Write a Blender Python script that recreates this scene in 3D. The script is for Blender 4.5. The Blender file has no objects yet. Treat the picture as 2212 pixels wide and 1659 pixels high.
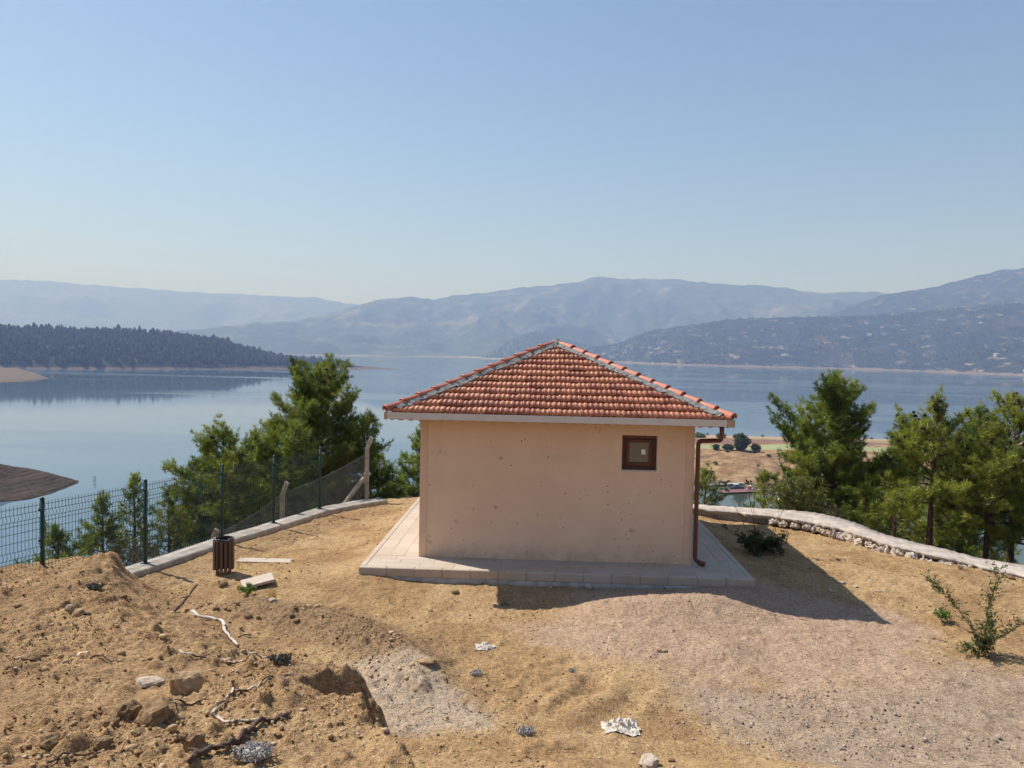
import bpy, bmesh, math, random
import numpy as np
from mathutils import Vector, Matrix

scene = bpy.context.scene
C = scene.collection

# ---------------------------------------------------------------- camera
cam_d = bpy.data.cameras.new('camera')
cam_d.sensor_width = 36.0
cam_d.lens = 26.5
cam_d.clip_start = 0.1
cam_d.clip_end = 60000.0
cam = bpy.data.objects.new('camera', cam_d)
C.objects.link(cam)
cam.matrix_world = (Matrix.Translation((0, 0, 3.9025)) @ Matrix.Rotation(math.pi/2 - 0.0423, 4, 'X')
                    @ Matrix.Rotation(0.0203, 4, 'Z'))
scene.camera = cam

# ---------------------------------------------------------------- sky and sun
SUN = Vector((-0.69, 0.41, 1.0)).normalized()          # towards the sun
sun_el = math.asin(SUN.z)
sun_az = math.atan2(SUN.x, SUN.y)                       # clockwise from +Y
world = bpy.data.worlds.new('World')
scene.world = world
world.use_nodes = True
wt = world.node_tree
wt.nodes.clear()
sky = wt.nodes.new('ShaderNodeTexSky')
sky.sky_type = 'NISHITA'
sky.sun_disc = False
sky.sun_elevation = sun_el
sky.sun_rotation = sun_az
sky.altitude = 400
sky.air_density = 1.15
sky.dust_density = 0.5
sky.ozone_density = 3.6
bg = wt.nodes.new('ShaderNodeBackground')
bg.inputs['Strength'].default_value = 0.092
wo = wt.nodes.new('ShaderNodeOutputWorld')
wt.links.new(sky.outputs[0], bg.inputs[0])
wt.links.new(bg.outputs[0], wo.inputs[0])
sun_d = bpy.data.lights.new('sun', 'SUN')
sun_d.energy = 5.0
sun_d.angle = math.radians(0.55)
sun_d.color = (1.0, 0.985, 0.985)
sun = bpy.data.objects.new('sun', sun_d)
C.objects.link(sun)
sun.rotation_euler = SUN.to_track_quat('Z', 'Y').to_euler()
sun.location = (-40, 20, 60)

scene.view_settings.view_transform = 'Standard'
scene.view_settings.look = 'None'
scene.view_settings.gamma = 1.0
scene.view_settings.use_curve_mapping = False
scene.view_settings.exposure = 0.45
cy = scene.cycles
cy.use_denoising = True
cy.max_bounces = 6
cy.diffuse_bounces = 3
cy.glossy_bounces = 3
cy.transmission_bounces = 4
cy.transparent_max_bounces = 8
cy.volume_bounces = 0
cy.adaptive_threshold = 0.02
HAZE = 2.2e-4

# ---------------------------------------------------------------- noise and the lie of the land
LAKE = -41.1
def hash2(ix, iy, s):
    h = (ix.astype(np.int64)*374761393 + iy.astype(np.int64)*668265263 + s*1274126177) & 0xffffffff
    h = ((h ^ (h >> 13))*1274126177) & 0xffffffff
    h = h ^ (h >> 16)
    return (h & 0xffff)/65535.0
def vn(x, y, s=0):
    ix = np.floor(x); iy = np.floor(y)
    fx = x - ix; fy = y - iy
    fx = fx*fx*fx*(fx*(fx*6 - 15) + 10); fy = fy*fy*fy*(fy*(fy*6 - 15) + 10)
    a = hash2(ix, iy, s); b = hash2(ix+1, iy, s); c = hash2(ix, iy+1, s); d = hash2(ix+1, iy+1, s)
    return (a + (b-a)*fx)*(1-fy) + (c + (d-c)*fx)*fy
def fbm(x, y, o=4, s=0):
    r = 0.0*x; a = 0.5
    for k in range(o):
        r = r + a*(vn(x, y, s+k*17) - 0.5)
        x, y = x*1.93 + y*0.37 + 5.3, y*1.93 - x*0.37 + 9.1
        a *= 0.5
    return r*2
def ss(a, b, v):
    t = np.clip((v - a)/(b - a), 0, 1)
    return t*t*(3 - 2*t)
def segd(x, y, pts):
    """distance to a polyline and the position along it (0..1)"""
    best = np.full(np.shape(x), 1e9); par = np.zeros(np.shape(x)); n = len(pts) - 1
    for i in range(n):
        (x0, y0), (x1, y1) = pts[i], pts[i+1]
        dx, dy = x1-x0, y1-y0
        t = np.clip(((x-x0)*dx + (y-y0)*dy)/(dx*dx + dy*dy), 0, 1)
        d = np.hypot(x-x0-t*dx, y-y0-t*dy)
        m = d < best
        best = np.where(m, d, best); par = np.where(m, (i+t)/n, par)
    return best, par
def inside(x, y, poly):
    c = np.zeros(np.shape(x), bool); n = len(poly); j = n-1
    for i in range(n):
        xi, yi = poly[i]; xj, yj = poly[j]
        if yi != yj:
            k = ((yi > y) != (yj > y)) & (x < (xj-xi)*(y-yi)/(yj-yi) + xi)
            c ^= k
        j = i
    return c
def sdist(x, y, poly):
    d, _ = segd(x, y, list(poly) + [poly[0]])
    return np.where(inside(x, y, poly), -d, d)

FENCE = [(-9.6, 8.0), (-8.2, 10.0), (-7.5, 12.0), (-6.72, 13.8), (-6.05, 15.75), (-5.42, 17.2), (-4.78, 18.85), (-4.1, 19.75), (-3.3, 20.5)]
CAPF = [(3.4, 19.8), (4.91, 19.65), (5.99, 19.4), (6.99, 19.24), (7.71, 18.94), (7.98, 18.64), (8.22, 18.04), (8.45, 16.93), (8.84, 16.38), (9.3, 15.95), (9.7, 15.44), (10.4, 15.0), (12.2, 14.0), (14.5, 12.6)]
CAPN = [(3.2, 19.35), (4.78, 19.15), (5.74, 18.75), (6.6, 18.35), (7.18, 17.85), (7.46, 17.45), (7.73, 16.97), (8.05, 16.13), (8.5, 15.55), (9.0, 15.16), (9.42, 14.71), (9.9, 14.2), (11.6, 13.1), (13.9, 11.7)]
CAPZ = [0, 0, 0, 0, 0, 0, 0, -.03, -.07, -.11, -.15, -.18, -.2, -.22]
PLATEAU = FENCE + [(-1.0, 21.6), (2.5, 20.6)] + CAPF + [(18, 9), (22, 2), (20, -14), (-16, -14), (-12.5, 2)]
MOUND = [(0.25, -6), (0.2, 3.5), (-0.08, 4.9), (-0.42, 5.8), (-0.92, 6.6), (-1.2, 7.3), (-1.15, 7.75), (-1.4, 8.3), (-2.0, 8.75),
         (-2.7, 9.9), (-3.7, 11.4), (-5.2, 12.5), (-6.6, 13.1), (-7.6, 13.0), (-10, 13.0), (-14, 10), (-14, -6)]
BERM = [(-4.2, 11.9), (-2.98, 11.5), (-2.05, 10.9), (-1.45, 10.1), (-1.25, 9.5)]
PINK = [(.25, 11.5), (1.0, 12.4), (1.6, 13.5), (3.4, 13.9), (4.9, 13.5), (6.2, 12.5), (6.75, 11.8), (6.1, 10.9), (5.7, 9.8), (5.2, 9.2), (4.8, 9.5), (3.8, 9.2), (3.5, 9.5), (2.5, 9.8), (1.3, 10.2), (.55, 10.9)]
GREY = [(2.2, 9.7), (3.6, 9.7), (4.95, 10.0), (6.0, 10.5), (7.2, 10.4), (8.4, 9.6), (8.0, 6.0), (4.2, 6.2), (3.4, 7.5), (2.85, 8.2), (2.25, 8.9)]
WHITE = [(-2.1, 9.9), (-1.4, 10.0), (-.75, 9.35), (-.3, 8.85), (-.15, 8.4), (-.9, 8.1), (-1.8, 7.8), (-2.1, 8.6)]
HX, HY, HYAW = -1.692, 14.138, -0.0399            # house corner and turn
def to_house(x, y):
    c, s = math.cos(-HYAW), math.sin(-HYAW)
    dx, dy = x-HX, y-HY
    return dx*c - dy*s, dx*s + dy*c
def from_house(u, v):
    c, s = math.cos(HYAW), math.sin(HYAW)
    return HX + u*c - v*s, HY + u*s + v*c

def ground_z(x, y, fine=True):
    x = np.asarray(x, float); y = np.asarray(y, float)
    z = -0.24 - 0.12*ss(13.6, 11.6, y) + 0.05*fbm(x*.35, y*.35, 3, 3)
    # dirt piled against the plinth
    u, v = to_house(x, y)
    dpl = np.maximum(np.maximum(-.96-u, u-6.07), np.maximum(-.83-v, v-6.2))
    lift = .13*np.exp(-((u+.96)/1.1)**2) + .12*np.exp(-((u-6.1)/.9)**2) - .02
    z = z + lift*ss(.9, 0.0, dpl)
    z = np.where(dpl < -.05, -.45, z)
    # mound of spoil on the left
    md = sdist(x, y, MOUND) + .16*fbm(x*1.3, y*1.3, 3, 41) + .10*fbm(x*5, y*5, 3, 42)
    w = .42 + 2.4*ss(7.7, 9.6, y)*ss(-6.9, -5.6, x)
    top = .0 + .30*ss(-4.4, -6.2, x)*ss(9, 11.5, y) + np.clip(12 - y, -3, 14)*.105 + .10*fbm(x*.55+3, y*.55, 3, 8) + .20*np.exp(-((x+6.6)/.9)**2-((y-12.0)/.8)**2) - .12*np.exp(-((x+7.25)/.55)**2-((y-12.0)/.8)**2)
    m = ss(.12*w, -w*.8, md)
    z = z + np.maximum(top - z, 0)*m
    # bank under the photographer
    z = np.maximum(z, 2.25 - .335*y + .04*fbm(x, y, 2, 5))
    # berm of loose earth
    bd, bt = segd(x, y, BERM)
    z = z + .17*np.exp(-(bd/.42)**2)*(.7 + .6*vn(x*2.1, y*2.1, 77))
    # pit in the mound's edge
    px_, py_ = (x + 1.62)/.36, (y - 7.52)/.32
    pr = np.hypot(px_, py_) + .5*fbm(x*3.5, y*3.5, 4, 12)
    z = z - .38*ss(1.1, .5, pr)*ss(-.15, .2, z)
    # gravel heap
    for hx, hy, hr, hh in [(1.75, 12.05, .75, .16), (2.75, 12.1, .8, .19), (3.6, 12.25, .7, .17), (2.3, 11.4, 1.1, .12), (4.4, 11.6, 1.2, .06), (3.1, 10.6, .35, .10)]:
        z = z + hh*np.exp(-((x-hx)**2 + ((y-hy)*1.15)**2)/(hr*hr))
    # wheel tracks
    for k, (ax, ay, bx_, by_) in enumerate([(.2, 8.4, 1.3, 10.0), (.75, 8.2, 1.8, 9.7), (4.6, 13.9, 8.6, 11.2), (5.1, 14.9, 9.4, 11.9), (5.6, 15.9, 9.9, 12.8)]):
        d, t = segd(x, y, [(ax, ay), ((ax+bx_)/2+.25, (ay+by_)/2+.1), (bx_, by_)])
        z = z - (.045 + .012*np.sin(t*150))*np.exp(-(d/.14)**4)*np.sin(np.pi*t)**.5 + .025*np.exp(-((d-.25)/.1)**2)*np.sin(np.pi*t)
    for rr_ in (.75, 1.0, 1.25, 1.6):
        q = np.hypot(x-1.35, y-8.7); th_ = np.arctan2(y-8.7, x-1.35)
        z = z - .028*np.exp(-((q-rr_)/.07)**2)*ss(1.2, 1.9, th_)*(1 + .4*np.sin(th_*34))
    # the hillside beyond fence and wall, falling to the lake
    pd = sdist(x, y, PLATEAU)
    out = np.maximum(pd - .35, 0)
    z = z - .42*out - .02*np.minimum(out, 60)**1.25 + .12*ss(0, 3, out)*fbm(x*.3, y*.3, 4, 21)*np.minimum(out, 12)
    z = np.maximum(z, LAKE - 6)
    if fine:
        rough = .5 + .9*m + .7*np.exp(-(bd/.5)**2) + .25*ss(.2, -.2, pd+.6)*vn(x*.5, y*.5, 9)
        f = .030*fbm(x*2.3, y*2.3, 4, 31) + .050*np.clip(fbm(x*4.5, y*4.5, 3, 51) - .02, 0, 1)
        cl = np.clip(vn(x*9, y*9, 61)*vn(x*4, y*4, 63)*2 - .75, 0, 1)
        f = f + .06*cl + .026*np.clip(vn(x*13, y*13, 65)*1.8 - .9, 0, 1) + .016*fbm(x*17, y*17, 2, 71)
        f = f + .022*np.clip(m + np.exp(-(bd/.5)**2), 0, 1)*np.clip(np.abs(fbm(x*21, y*21, 2, 81))*2.2 - .35, 0, 1)*ss(.38, .62, vn(x*1.7, y*1.7, 83)*.6 + vn(x*4.1, y*4.1, 84)*.4)
        z = z + f*rough*ss(30, 8, np.abs(x))
    return z

# far land, each row: shore x, y, ridge x, y, z
HILLS = {
  'far': [(-6826, 8500, -9215, 11500, 1015.7), (-5780, 8500, -7809, 11500, 967.1), (-5467, 8500, -7387, 11500, 947.6), (-5205, 8500, -7035, 11500, 940.8), (-4944, 8500, -6683, 11500, 912.8), (-4213, 8500, -5699, 11500, 862.7), (-3533, 8500, -4784, 11500, 811.2), (-2854, 8500, -3869, 11500, 794.6), (-2228, 8500, -3024, 11500, 755.6), (-1758, 8500, -2389, 11500, 684.3), (-1079, 8500, -1473, 11500, 597.5), (-557, 8500, -767, 11500, 485.4)],
  'mid': [(-2329, 4700, -2775, 5600, 35.5), (-2091, 4749, -2527, 5738, 113), (-1874, 4793, -2294, 5862, 157), (-1626, 4842, -2017, 6000, 196.7), (-1343, 4896, -1802, 6556, 250.7), (-1112, 4940, -1582, 7000, 368.5), (-956, 5075, -1369, 7225, 464.9), (-818, 5188, -1178, 7412, 517.6), (-702, 5278, -1017, 7562, 550.1), (-563, 5500, -794, 7642, 528), (-336, 5663, -472, 7716, 586.8), (-79, 4860, -143, 7789, 632.3), (71, 4960, 95, 7842, 679.6), (231, 5120, 336, 7895, 703.4), (476, 5400, 679, 7968, 765.3), (588, 5520, 828, 8000, 810.1), (732, 5585, 1020, 7974, 801.8), (1253, 5465, 1776, 7871, 792.6), (1411, 5428, 2009, 7839, 780), (1505, 5405, 2148, 7819, 757.2), (1751, 5345, 2514, 7768, 745.7), (1931, 5300, 2785, 7729, 728.9), (2049, 5270, 2966, 7703, 688.1), (2224, 5225, 3233, 7665, 676.4), (2480, 5158, 3626, 7606, 693.6), (2675, 5105, 3919, 7540, 639.1), (3049, 5000, 4483, 7400, 550)],
  'knoll': [(-1688, 4850, -1741, 5000, -48), (-1569, 4850, -1619, 5000, -2.5), (-1450, 4850, -1496, 5000, 30.6), (-1360, 4850, -1404, 5000, 47.8), (-1271, 4850, -1312, 5000, 55.8), (-1182, 4850, -1220, 5000, 36.2), (-1107, 4850, -1143, 5000, -2.1), (-1077, 4850, -1112, 5000, -35.2)],
  'knoll2': [(-194, 4750, -210, 5100, -36), (-48, 4750, -56, 5100, 60.9), (68, 4750, 68, 5100, 125.9), (156, 4750, 162, 5100, 146.5), (243, 4750, 256, 5100, 129.7), (360, 4750, 382, 5100, 91.7), (506, 4750, 539, 5100, 54.2), (681, 4750, 728, 5100, 20.6), (914, 4750, 980, 5100, -36.9)],
  'right_back': [(1348, 3700, 1956, 5400, 243.9), (1552, 3700, 2251, 5400, 315.8), (1643, 3700, 2380, 5400, 377.8), (1802, 3700, 2609, 5400, 454.8), (1938, 3700, 2805, 5400, 498.2), (2075, 3700, 3001, 5400, 535.1), (2256, 3700, 3263, 5400, 599.4), (2392, 3700, 3458, 5400, 652.6), (2510, 3700, 3628, 5400, 679), (2710, 3700, 3916, 5400, 727.4), (3051, 3700, 4409, 5400, 753.7)],
  'right_front': [(365, 4450, 383, 4700, -3.9), (439, 4375, 465, 4670, 38), (595, 4150, 655, 4600, 80.9), (676, 3750, 799, 4471, 142.3), (741, 3620, 891, 4386, 163.2), (800, 3490, 978, 4300, 178), (1022, 3375, 1244, 4136, 212.9), (1213, 3328, 1447, 4000, 220.7), (1380, 3289, 1652, 3964, 228), (1536, 3154, 1897, 3920, 240.5), (1658, 3023, 2115, 3880, 261.8), (1710, 2805, 2327, 3840, 277.9), (1737, 2560, 2559, 3795, 300.8), (1896, 2300, 3031, 3700, 338)],
  'peninsula': [(-984, 1180, -1249, 1500, 43.4), (-913, 1232, -1156, 1560, 41.2), (-861, 1266, -1087, 1600, 41.3), (-826, 1285, -1045, 1626, 41.1), (-790, 1304, -1001, 1651, 42.9), (-767, 1318, -970, 1669, 39), (-718, 1364, -898, 1707, 40.7), (-659, 1417, -814, 1750, 38.4), (-615, 1457, -746, 1768, 30.6), (-568, 1500, -677, 1785, 20.4), (-526, 1538, -616, 1800, 0.9), (-485, 1590, -556, 1820, -15.6), (-437, 1668, -483, 1843, -25.6), (-392, 1697, -423, 1829, -31), (-332, 1710, -348, 1787, -35.4), (-256, 1726, -258, 1735, -40.6)],
  'spit': [(-574, 800, -781, 1090, -35.6), (-566, 833, -734, 1080, -35.5), (-560, 855, -695, 1060, -35.2), (-567, 895, -634, 1000, -36.8), (-578, 940, -581, 945, -41.2)],
  'near_spit': [(-165, 205, -181, 225, -28.1), (-149, 208, -167, 232, -31.6), (-143, 210, -161, 236, -34.2), (-140, 212, -157, 238, -35.8), (-138, 214, -155, 240, -36.5), (-137, 222, -149, 241, -37.9), (-138, 233, -144, 242, -39.4), (-139, 242, -140, 244, -41.3)],
}
HILL_SET = {  # columns, rows, relief, ridge roughness, shape power, seed, ridge drop
  'far': (160, 50, 520, 26, 1.2, 5, 0), 'mid': (340, 90, 400, 16, 1.35, 7, 0), 'knoll': (50, 14, 12, 4, .8, 9, 0),
  'knoll2': (60, 18, 24, 4, .8, 10, 0), 'right_back': (180, 70, 240, 12, 1.1, 11, 0), 'right_front': (280, 80, 120, 5, 1.0, 13, 3),
  'peninsula': (170, 36, 9, 1.2, .62, 17, 8), 'spit': (50, 14, .8, .1, .6, 19, 0), 'near_spit': (130, 46, .7, .05, .75, 23, 0)}
def hill_grid(key):
    n, m, relief, rrough, pw, seed, drop = HILL_SET[key]
    R = np.array(HILLS[key], float)
    s = np.concatenate([[0], np.cumsum(np.hypot(np.diff(R[:, 2]), np.diff(R[:, 3])) + 1e-6)])
    q = np.linspace(0, s[-1], n)
    xs, ys, xr, yr, zr = [np.interp(q, s, R[:, k]) for k in range(5)]
    zr = zr - drop*np.clip((zr - LAKE)/30, 0, 1)
    t = np.concatenate([np.linspace(-.06, 1, m), np.linspace(1.04, 1.6, 10)])
    T, _ = np.meshgrid(t, q); T = T.T
    X = xs + (xr - xs)*T; Y = ys + (yr - ys)*T
    up = np.clip(np.where(T <= 1, T, 2 - T*1.0), 0, 1)
    f = np.sign(T)*np.abs(up)**pw
    Z = LAKE + (zr - LAKE)*f
    span = np.hypot(xr - xs, yr - ys).mean()
    sc = 3.2/span
    nz = fbm(X*sc, Y*sc, 5, seed)
    rid = 1 - 2*np.abs(fbm(X*sc*1.3 + 7, Y*sc*1.3, 4, seed+3))
    env = np.clip(4*T*(1.02 - T), 0, 1)
    Z = Z + relief*env*(.6*nz + .45*(rid - .75)) * np.clip((zr - LAKE)/(np.max(zr) - LAKE + 1e-6), .08, 1)
    Z = Z + rrough*fbm(X*sc*9, Y*sc*9, 3, seed+9)*np.clip(T*3, 0, 1)*np.clip((zr-LAKE)/40, .05, 1)
    Z = np.where(T < 0, LAKE - 3, Z)
    if key == 'near_spit':       # wave-cut steps left by the falling water
        h = Z - LAKE
        st = .55
        h = h + .9*fbm(X*.05, Y*.05, 4, 4)*np.clip(h/2, 0, 1)
        k = np.floor(h/st); fr = h/st - k
        Z = np.where(h > .15, LAKE + st*(k + .35*fr + .65*ss(.45, 1.0, fr)) + .22*fbm(X*.35, Y*.35, 4, 6), Z)
    return X, Y, Z

PL = {
  'rock': [(-3.139, 7.192, 0.492, 0.318, 0.212)],
  'pale': [(-3.635, 7.472, 0.442, 0.303, 0.092)],
  'clods': [(-3.38, 6.583, 0.556, 0.251, 0.194), (-3.09, 6.409, 0.584, 0.362, 0.205), (-2.503, 5.916, 0.67, 0.182, 0.153), (-2.673, 6.099, 0.641, 0.105, 0.082), (-3.706, 5.974, 0.608, 0.191, 0.117), (-3.287, 5.983, 0.601, 0.165, 0.096), (-3.434, 6.399, 0.567, 0.157, 0.102), (-5.17, 8.004, 0.403, 0.197, 0.108), (-5.189, 7.733, 0.443, 0.209, 0.114), (-5.215, 8.275, 0.366, 0.152, 0.091), (-3.705, 6.022, 0.602, 0.067, 0.037), (-3.83, 8.188, 0.405, 0.07, 0.045), (-4.54, 11.552, -0.225, 0.121, 0.078), (-3.968, 11.359, -0.262, 0.14, 0.098), (-3.6, 6.167, 0.583, 0.095, 0.053), (-3.054, 6.157, 0.601, 0.113, 0.061), (-2.744, 5.906, 0.647, 0.094, 0.054)],
  'stones': [(-5.914, 10.015, 0.267, 0.154, 0.098), (-5.724, 9.87, 0.245, 0.194, 0.109), (-4.976, 12.964, -0.278, 0.191, 0.111), (-3.775, 11.881, -0.16, 0.146, 0.066), (-1.055, 9.725, -0.215, 0.299, 0.078), (-0.904, 12.77, -0.277, 0.173, 0.078), (1.42, 13.051, -0.232, 0.16, 0.112), (0.741, 13.099, -0.245, 0.08, 0.048), (2.158, 10.489, -0.286, 0.084, 0.045), (2.243, 10.489, -0.286, 0.084, 0.052), (9.261, 14.888, -0.226, 0.137, 0.082), (9.344, 15.449, -0.232, 0.247, 0.095), (9.602, 14.201, -0.233, 0.174, 0.079), (1.467, 7.395, -0.229, 0.273, 0.109), (1.739, 7.637, -0.314, 0.075, 0.047), (-3.284, 11.32, -0.222, 0.097, 0.07), (-6.607, 9.996, 0.319, 0.135, 0.061), (-1.24, 11.997, -0.337, 0.088, 0.052)],
  'scrap': [(-5.638, 9.957, 0.242, 0.11, 0.055)],
  'root_white': [(-4.771, 11.282, -0.193), (-4.607, 11.108, -0.181), (-4.423, 11.098, -0.213), (-4.185, 10.962, -0.2), (-4.006, 10.566, -0.176), (-3.829, 10.286, -0.179), (-3.641, 10.034, -0.172)],
  'root_stick': [(-4.976, 11.05, -0.102), (-5.037, 11.552, -0.206), (-5.055, 12.113, -0.303)],
  'root_thin': [(-3.678, 8.342, 0.411), (-3.554, 8.284, 0.401), (-3.434, 8.333, 0.401), (-3.253, 8.323, 0.398), (-3.03, 8.197, 0.408), (-2.756, 8.072, 0.433), (-2.596, 8.217, 0.418), (-2.913, 10.054, -0.298)],
  'root_loop': [(-2.166, 7.598, 0.491), (-2.307, 7.53, 0.496), (-2.479, 7.356, 0.504), (-2.597, 7.25, 0.508), (-2.623, 6.96, 0.556), (-2.639, 6.757, 0.581), (-2.612, 6.583, 0.602), (-2.479, 6.418, 0.631), (-2.319, 6.312, 0.654), (-2.176, 6.38, 0.649), (-2.058, 6.438, 0.64), (-1.994, 6.351, 0.651)],
  'root_thick': [(-1.931, 6.621, 0.614), (-1.939, 6.496, 0.632), (-2.009, 6.37, 0.648), (-2.108, 6.264, 0.664), (-2.101, 6.119, 0.682), (-2.119, 5.964, 0.697), (-2.195, 5.829, 0.702), (-2.268, 5.674, 0.7), (-2.322, 5.606, 0.7), (-2.378, 5.49, 0.704)],
  'root_small': [(-4.56, 8.13, 0.402), (-4.407, 8.13, 0.405), (-4.159, 8.023, 0.418)],
  'root_behind': [(-2.838, 6.931, 0.549), (-2.94, 6.747, 0.569), (-3.083, 6.708, 0.567)],
  'root_bottom': [(-3.547, 5.693, 0.635), (-3.361, 5.819, 0.623), (-3.156, 5.819, 0.636), (-2.955, 5.974, 0.628)],
  'root_bit': [(-3.773, 10.431, -0.195), (-3.66, 10.634, -0.257)],
  'root_yard': [(-0.169, 18.513, -0.45), (0.118, 18.542, -0.45)],
  'root_fencestick': [(-4.156, 14.926, -0.249), (-3.785, 14.926, -0.243)],
  'rag': [(1.314, 8.342, -0.353, 0.487, 0.225), (-0.312, 10.556, -0.339, 0.324, 0.091)],
  'fibre': [(0.228, 8.188, -0.358, 0.211, 0.08), (-0.392, 9.628, -0.345, 0.166, 0.071), (-1.948, 5.645, 0.705, 0.329, 0.104), (-2.468, 8.052, 0.438, 0.272, 0.079), (0.868, 9.802, -0.348, 0.084, 0.048), (-5.993, 10.74, 0.347, 0.264, 0.053)],
  'weed': [(-4.378, 12.548, -0.301, 0.308, 0.154), (7.046, 12.045, -0.333, 0.207, 0.178)],
  'straw': [(-3.898, 12.364, -0.294, 0.258, 0.243)],
  'sapling': [(6.95, 10.808, -0.364, 0.996, 1.261)],
  'shrub': [(5.299, 15.777, -0.239, 1.163, 0.581)],
  'bin': [(-5.203, 13.621, -0.239, 0.385, 0.653)],
  'slabs': [(-4.736, 14.356, -0.249, 1.041, 0.071), (-4.451, 12.964, -0.277, 0.573, 0.08)],
  'rubble': [(6.153, 13.699, -0.237, 0.118, 0.042), (6.306, 13.476, -0.233, 0.099, 0.041), (5.782, 13.322, -0.278, 0.106, 0.041), (5.61, 13.621, -0.224, 0.084, 0.033), (6.798, 13.979, -0.275, 0.103, 0.034), (6.575, 13.167, -0.229, 0.081, 0.032)],
  'tree_x': [],
}

# ---------------------------------------------------------------- helpers
rng = random.Random(7)
def tag(o, label=None, cat=None, group=None, kind=None):
    if label: o['label'] = label
    if cat: o['category'] = cat
    if group: o['group'] = group
    if kind: o['kind'] = kind
    return o
def link(name, me, mat=None, parent=None):
    o = bpy.data.objects.new(name, me)
    C.objects.link(o)
    if mat is not None and me is not None and not me.materials: me.materials.append(mat)
    if parent is not None: o.parent = parent
    return o
def empty(name, loc=(0, 0, 0), rz=0.0):
    o = bpy.data.objects.new(name, None)
    o.empty_display_size = .2
    C.objects.link(o)
    o.location = loc; o.rotation_euler = (0, 0, rz)
    return o
def np_mesh(name, V, F, smooth=False, attrs=None):
    V = np.asarray(V, np.float32); F = np.asarray(F, np.int32)
    me = bpy.data.meshes.new(name)
    n, k = F.shape
    me.vertices.add(len(V)); me.vertices.foreach_set('co', V.ravel())
    me.loops.add(n*k); me.loops.foreach_set('vertex_index', F.ravel())
    me.polygons.add(n); me.polygons.foreach_set('loop_start', np.arange(0, n*k, k, dtype=np.int32))
    if smooth: me.polygons.foreach_set('use_smooth', np.ones(n, bool))
    for a, v in (attrs or {}).items():
        at = me.attributes.new(a, 'FLOAT', 'POINT'); at.data.foreach_set('value', np.asarray(v, np.float32).ravel())
    me.update(calc_edges=True)
    return me
def grid_faces(rows, cols):
    i = np.arange(rows-1)[:, None]*cols + np.arange(cols-1)[None, :]
    return np.stack([i, i+1, i+cols+1, i+cols], -1).reshape(-1, 4)
class MB:
    """collects simple solids; build() links them as one mesh object"""
    def __init__(s): s.v = []; s.f = []
    def add(s, V, F):
        b = len(s.v); s.v += [tuple(p) for p in V]; s.f += [tuple(i+b for i in q) for q in F]; return s
    def box(s, x0, y0, z0, x1, y1, z1):
        V = [(x0,y0,z0),(x1,y0,z0),(x1,y1,z0),(x0,y1,z0),(x0,y0,z1),(x1,y0,z1),(x1,y1,z1),(x0,y1,z1)]
        return s.add(V, [(0,3,2,1),(4,5,6,7),(0,1,5,4),(1,2,6,5),(2,3,7,6),(3,0,4,7)])
    def beam(s, a, b, w, h, up=(0, 0, 1)):
        a = Vector(a); b = Vector(b); d = (b-a).normalized(); u = Vector(up)
        sx = d.cross(u).normalized()*w/2; sz = sx.cross(d).normalized()*h/2
        V = [a-sx-sz, a+sx-sz, a+sx+sz, a-sx+sz, b-sx-sz, b+sx-sz, b+sx+sz, b-sx+sz]
        return s.add(V, [(0,3,2,1),(4,5,6,7),(0,1,5,4),(1,2,6,5),(2,3,7,6),(3,0,4,7)])
    def tube(s, pts, r, n=6, cap=True):
        P = [Vector(p) for p in pts]; m = len(P)
        R = r if isinstance(r, (list, tuple)) else [r]*m
        V = []; ref = None
        for i in range(m):
            d = (P[min(i+1, m-1)] - P[max(i-1, 0)])
            d = d.normalized() if d.length > 1e-9 else Vector((0, 0, 1))
            if ref is None: ref = Vector((0, 0, 1)) if abs(d.z) < .9 else Vector((1, 0, 0))
            a = (ref - d*ref.dot(d)); a = a.normalized() if a.length > 1e-6 else d.orthogonal().normalized()
            b = d.cross(a); ref = a
            for k in range(n):
                t = 2*math.pi*k/n
                V.append(P[i] + (a*math.cos(t) + b*math.sin(t))*R[i])
        F = [(i*n+k, i*n+(k+1) % n, (i+1)*n+(k+1) % n, (i+1)*n+k) for i in range(m-1) for k in range(n)]
        if cap: F += [tuple(range(n-1, -1, -1)), tuple((m-1)*n+k for k in range(n))]
        return s.add(V, F)
    def mesh(s, name, smooth=False):
        me = bpy.data.meshes.new(name); me.from_pydata(s.v, [], s.f)
        if smooth: me.polygons.foreach_set('use_smooth', [True]*len(me.polygons))
        me.update(); return me
    def build(s, name, mat, parent=None, smooth=False): return link(name, s.mesh(name, smooth), mat, parent)
def bevel(o, w, seg=2):
    bm = bmesh.new(); bm.from_mesh(o.data)
    bmesh.ops.bevel(bm, geom=list(bm.edges), offset=w, segments=seg, affect='EDGES', profile=.6)
    bm.to_mesh(o.data); bm.free(); return o
def copy_tree(o, parent=None):
    c = o.copy(); C.objects.link(c); c.parent = parent
    for ch in o.children: copy_tree(ch, c)
    return c

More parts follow.
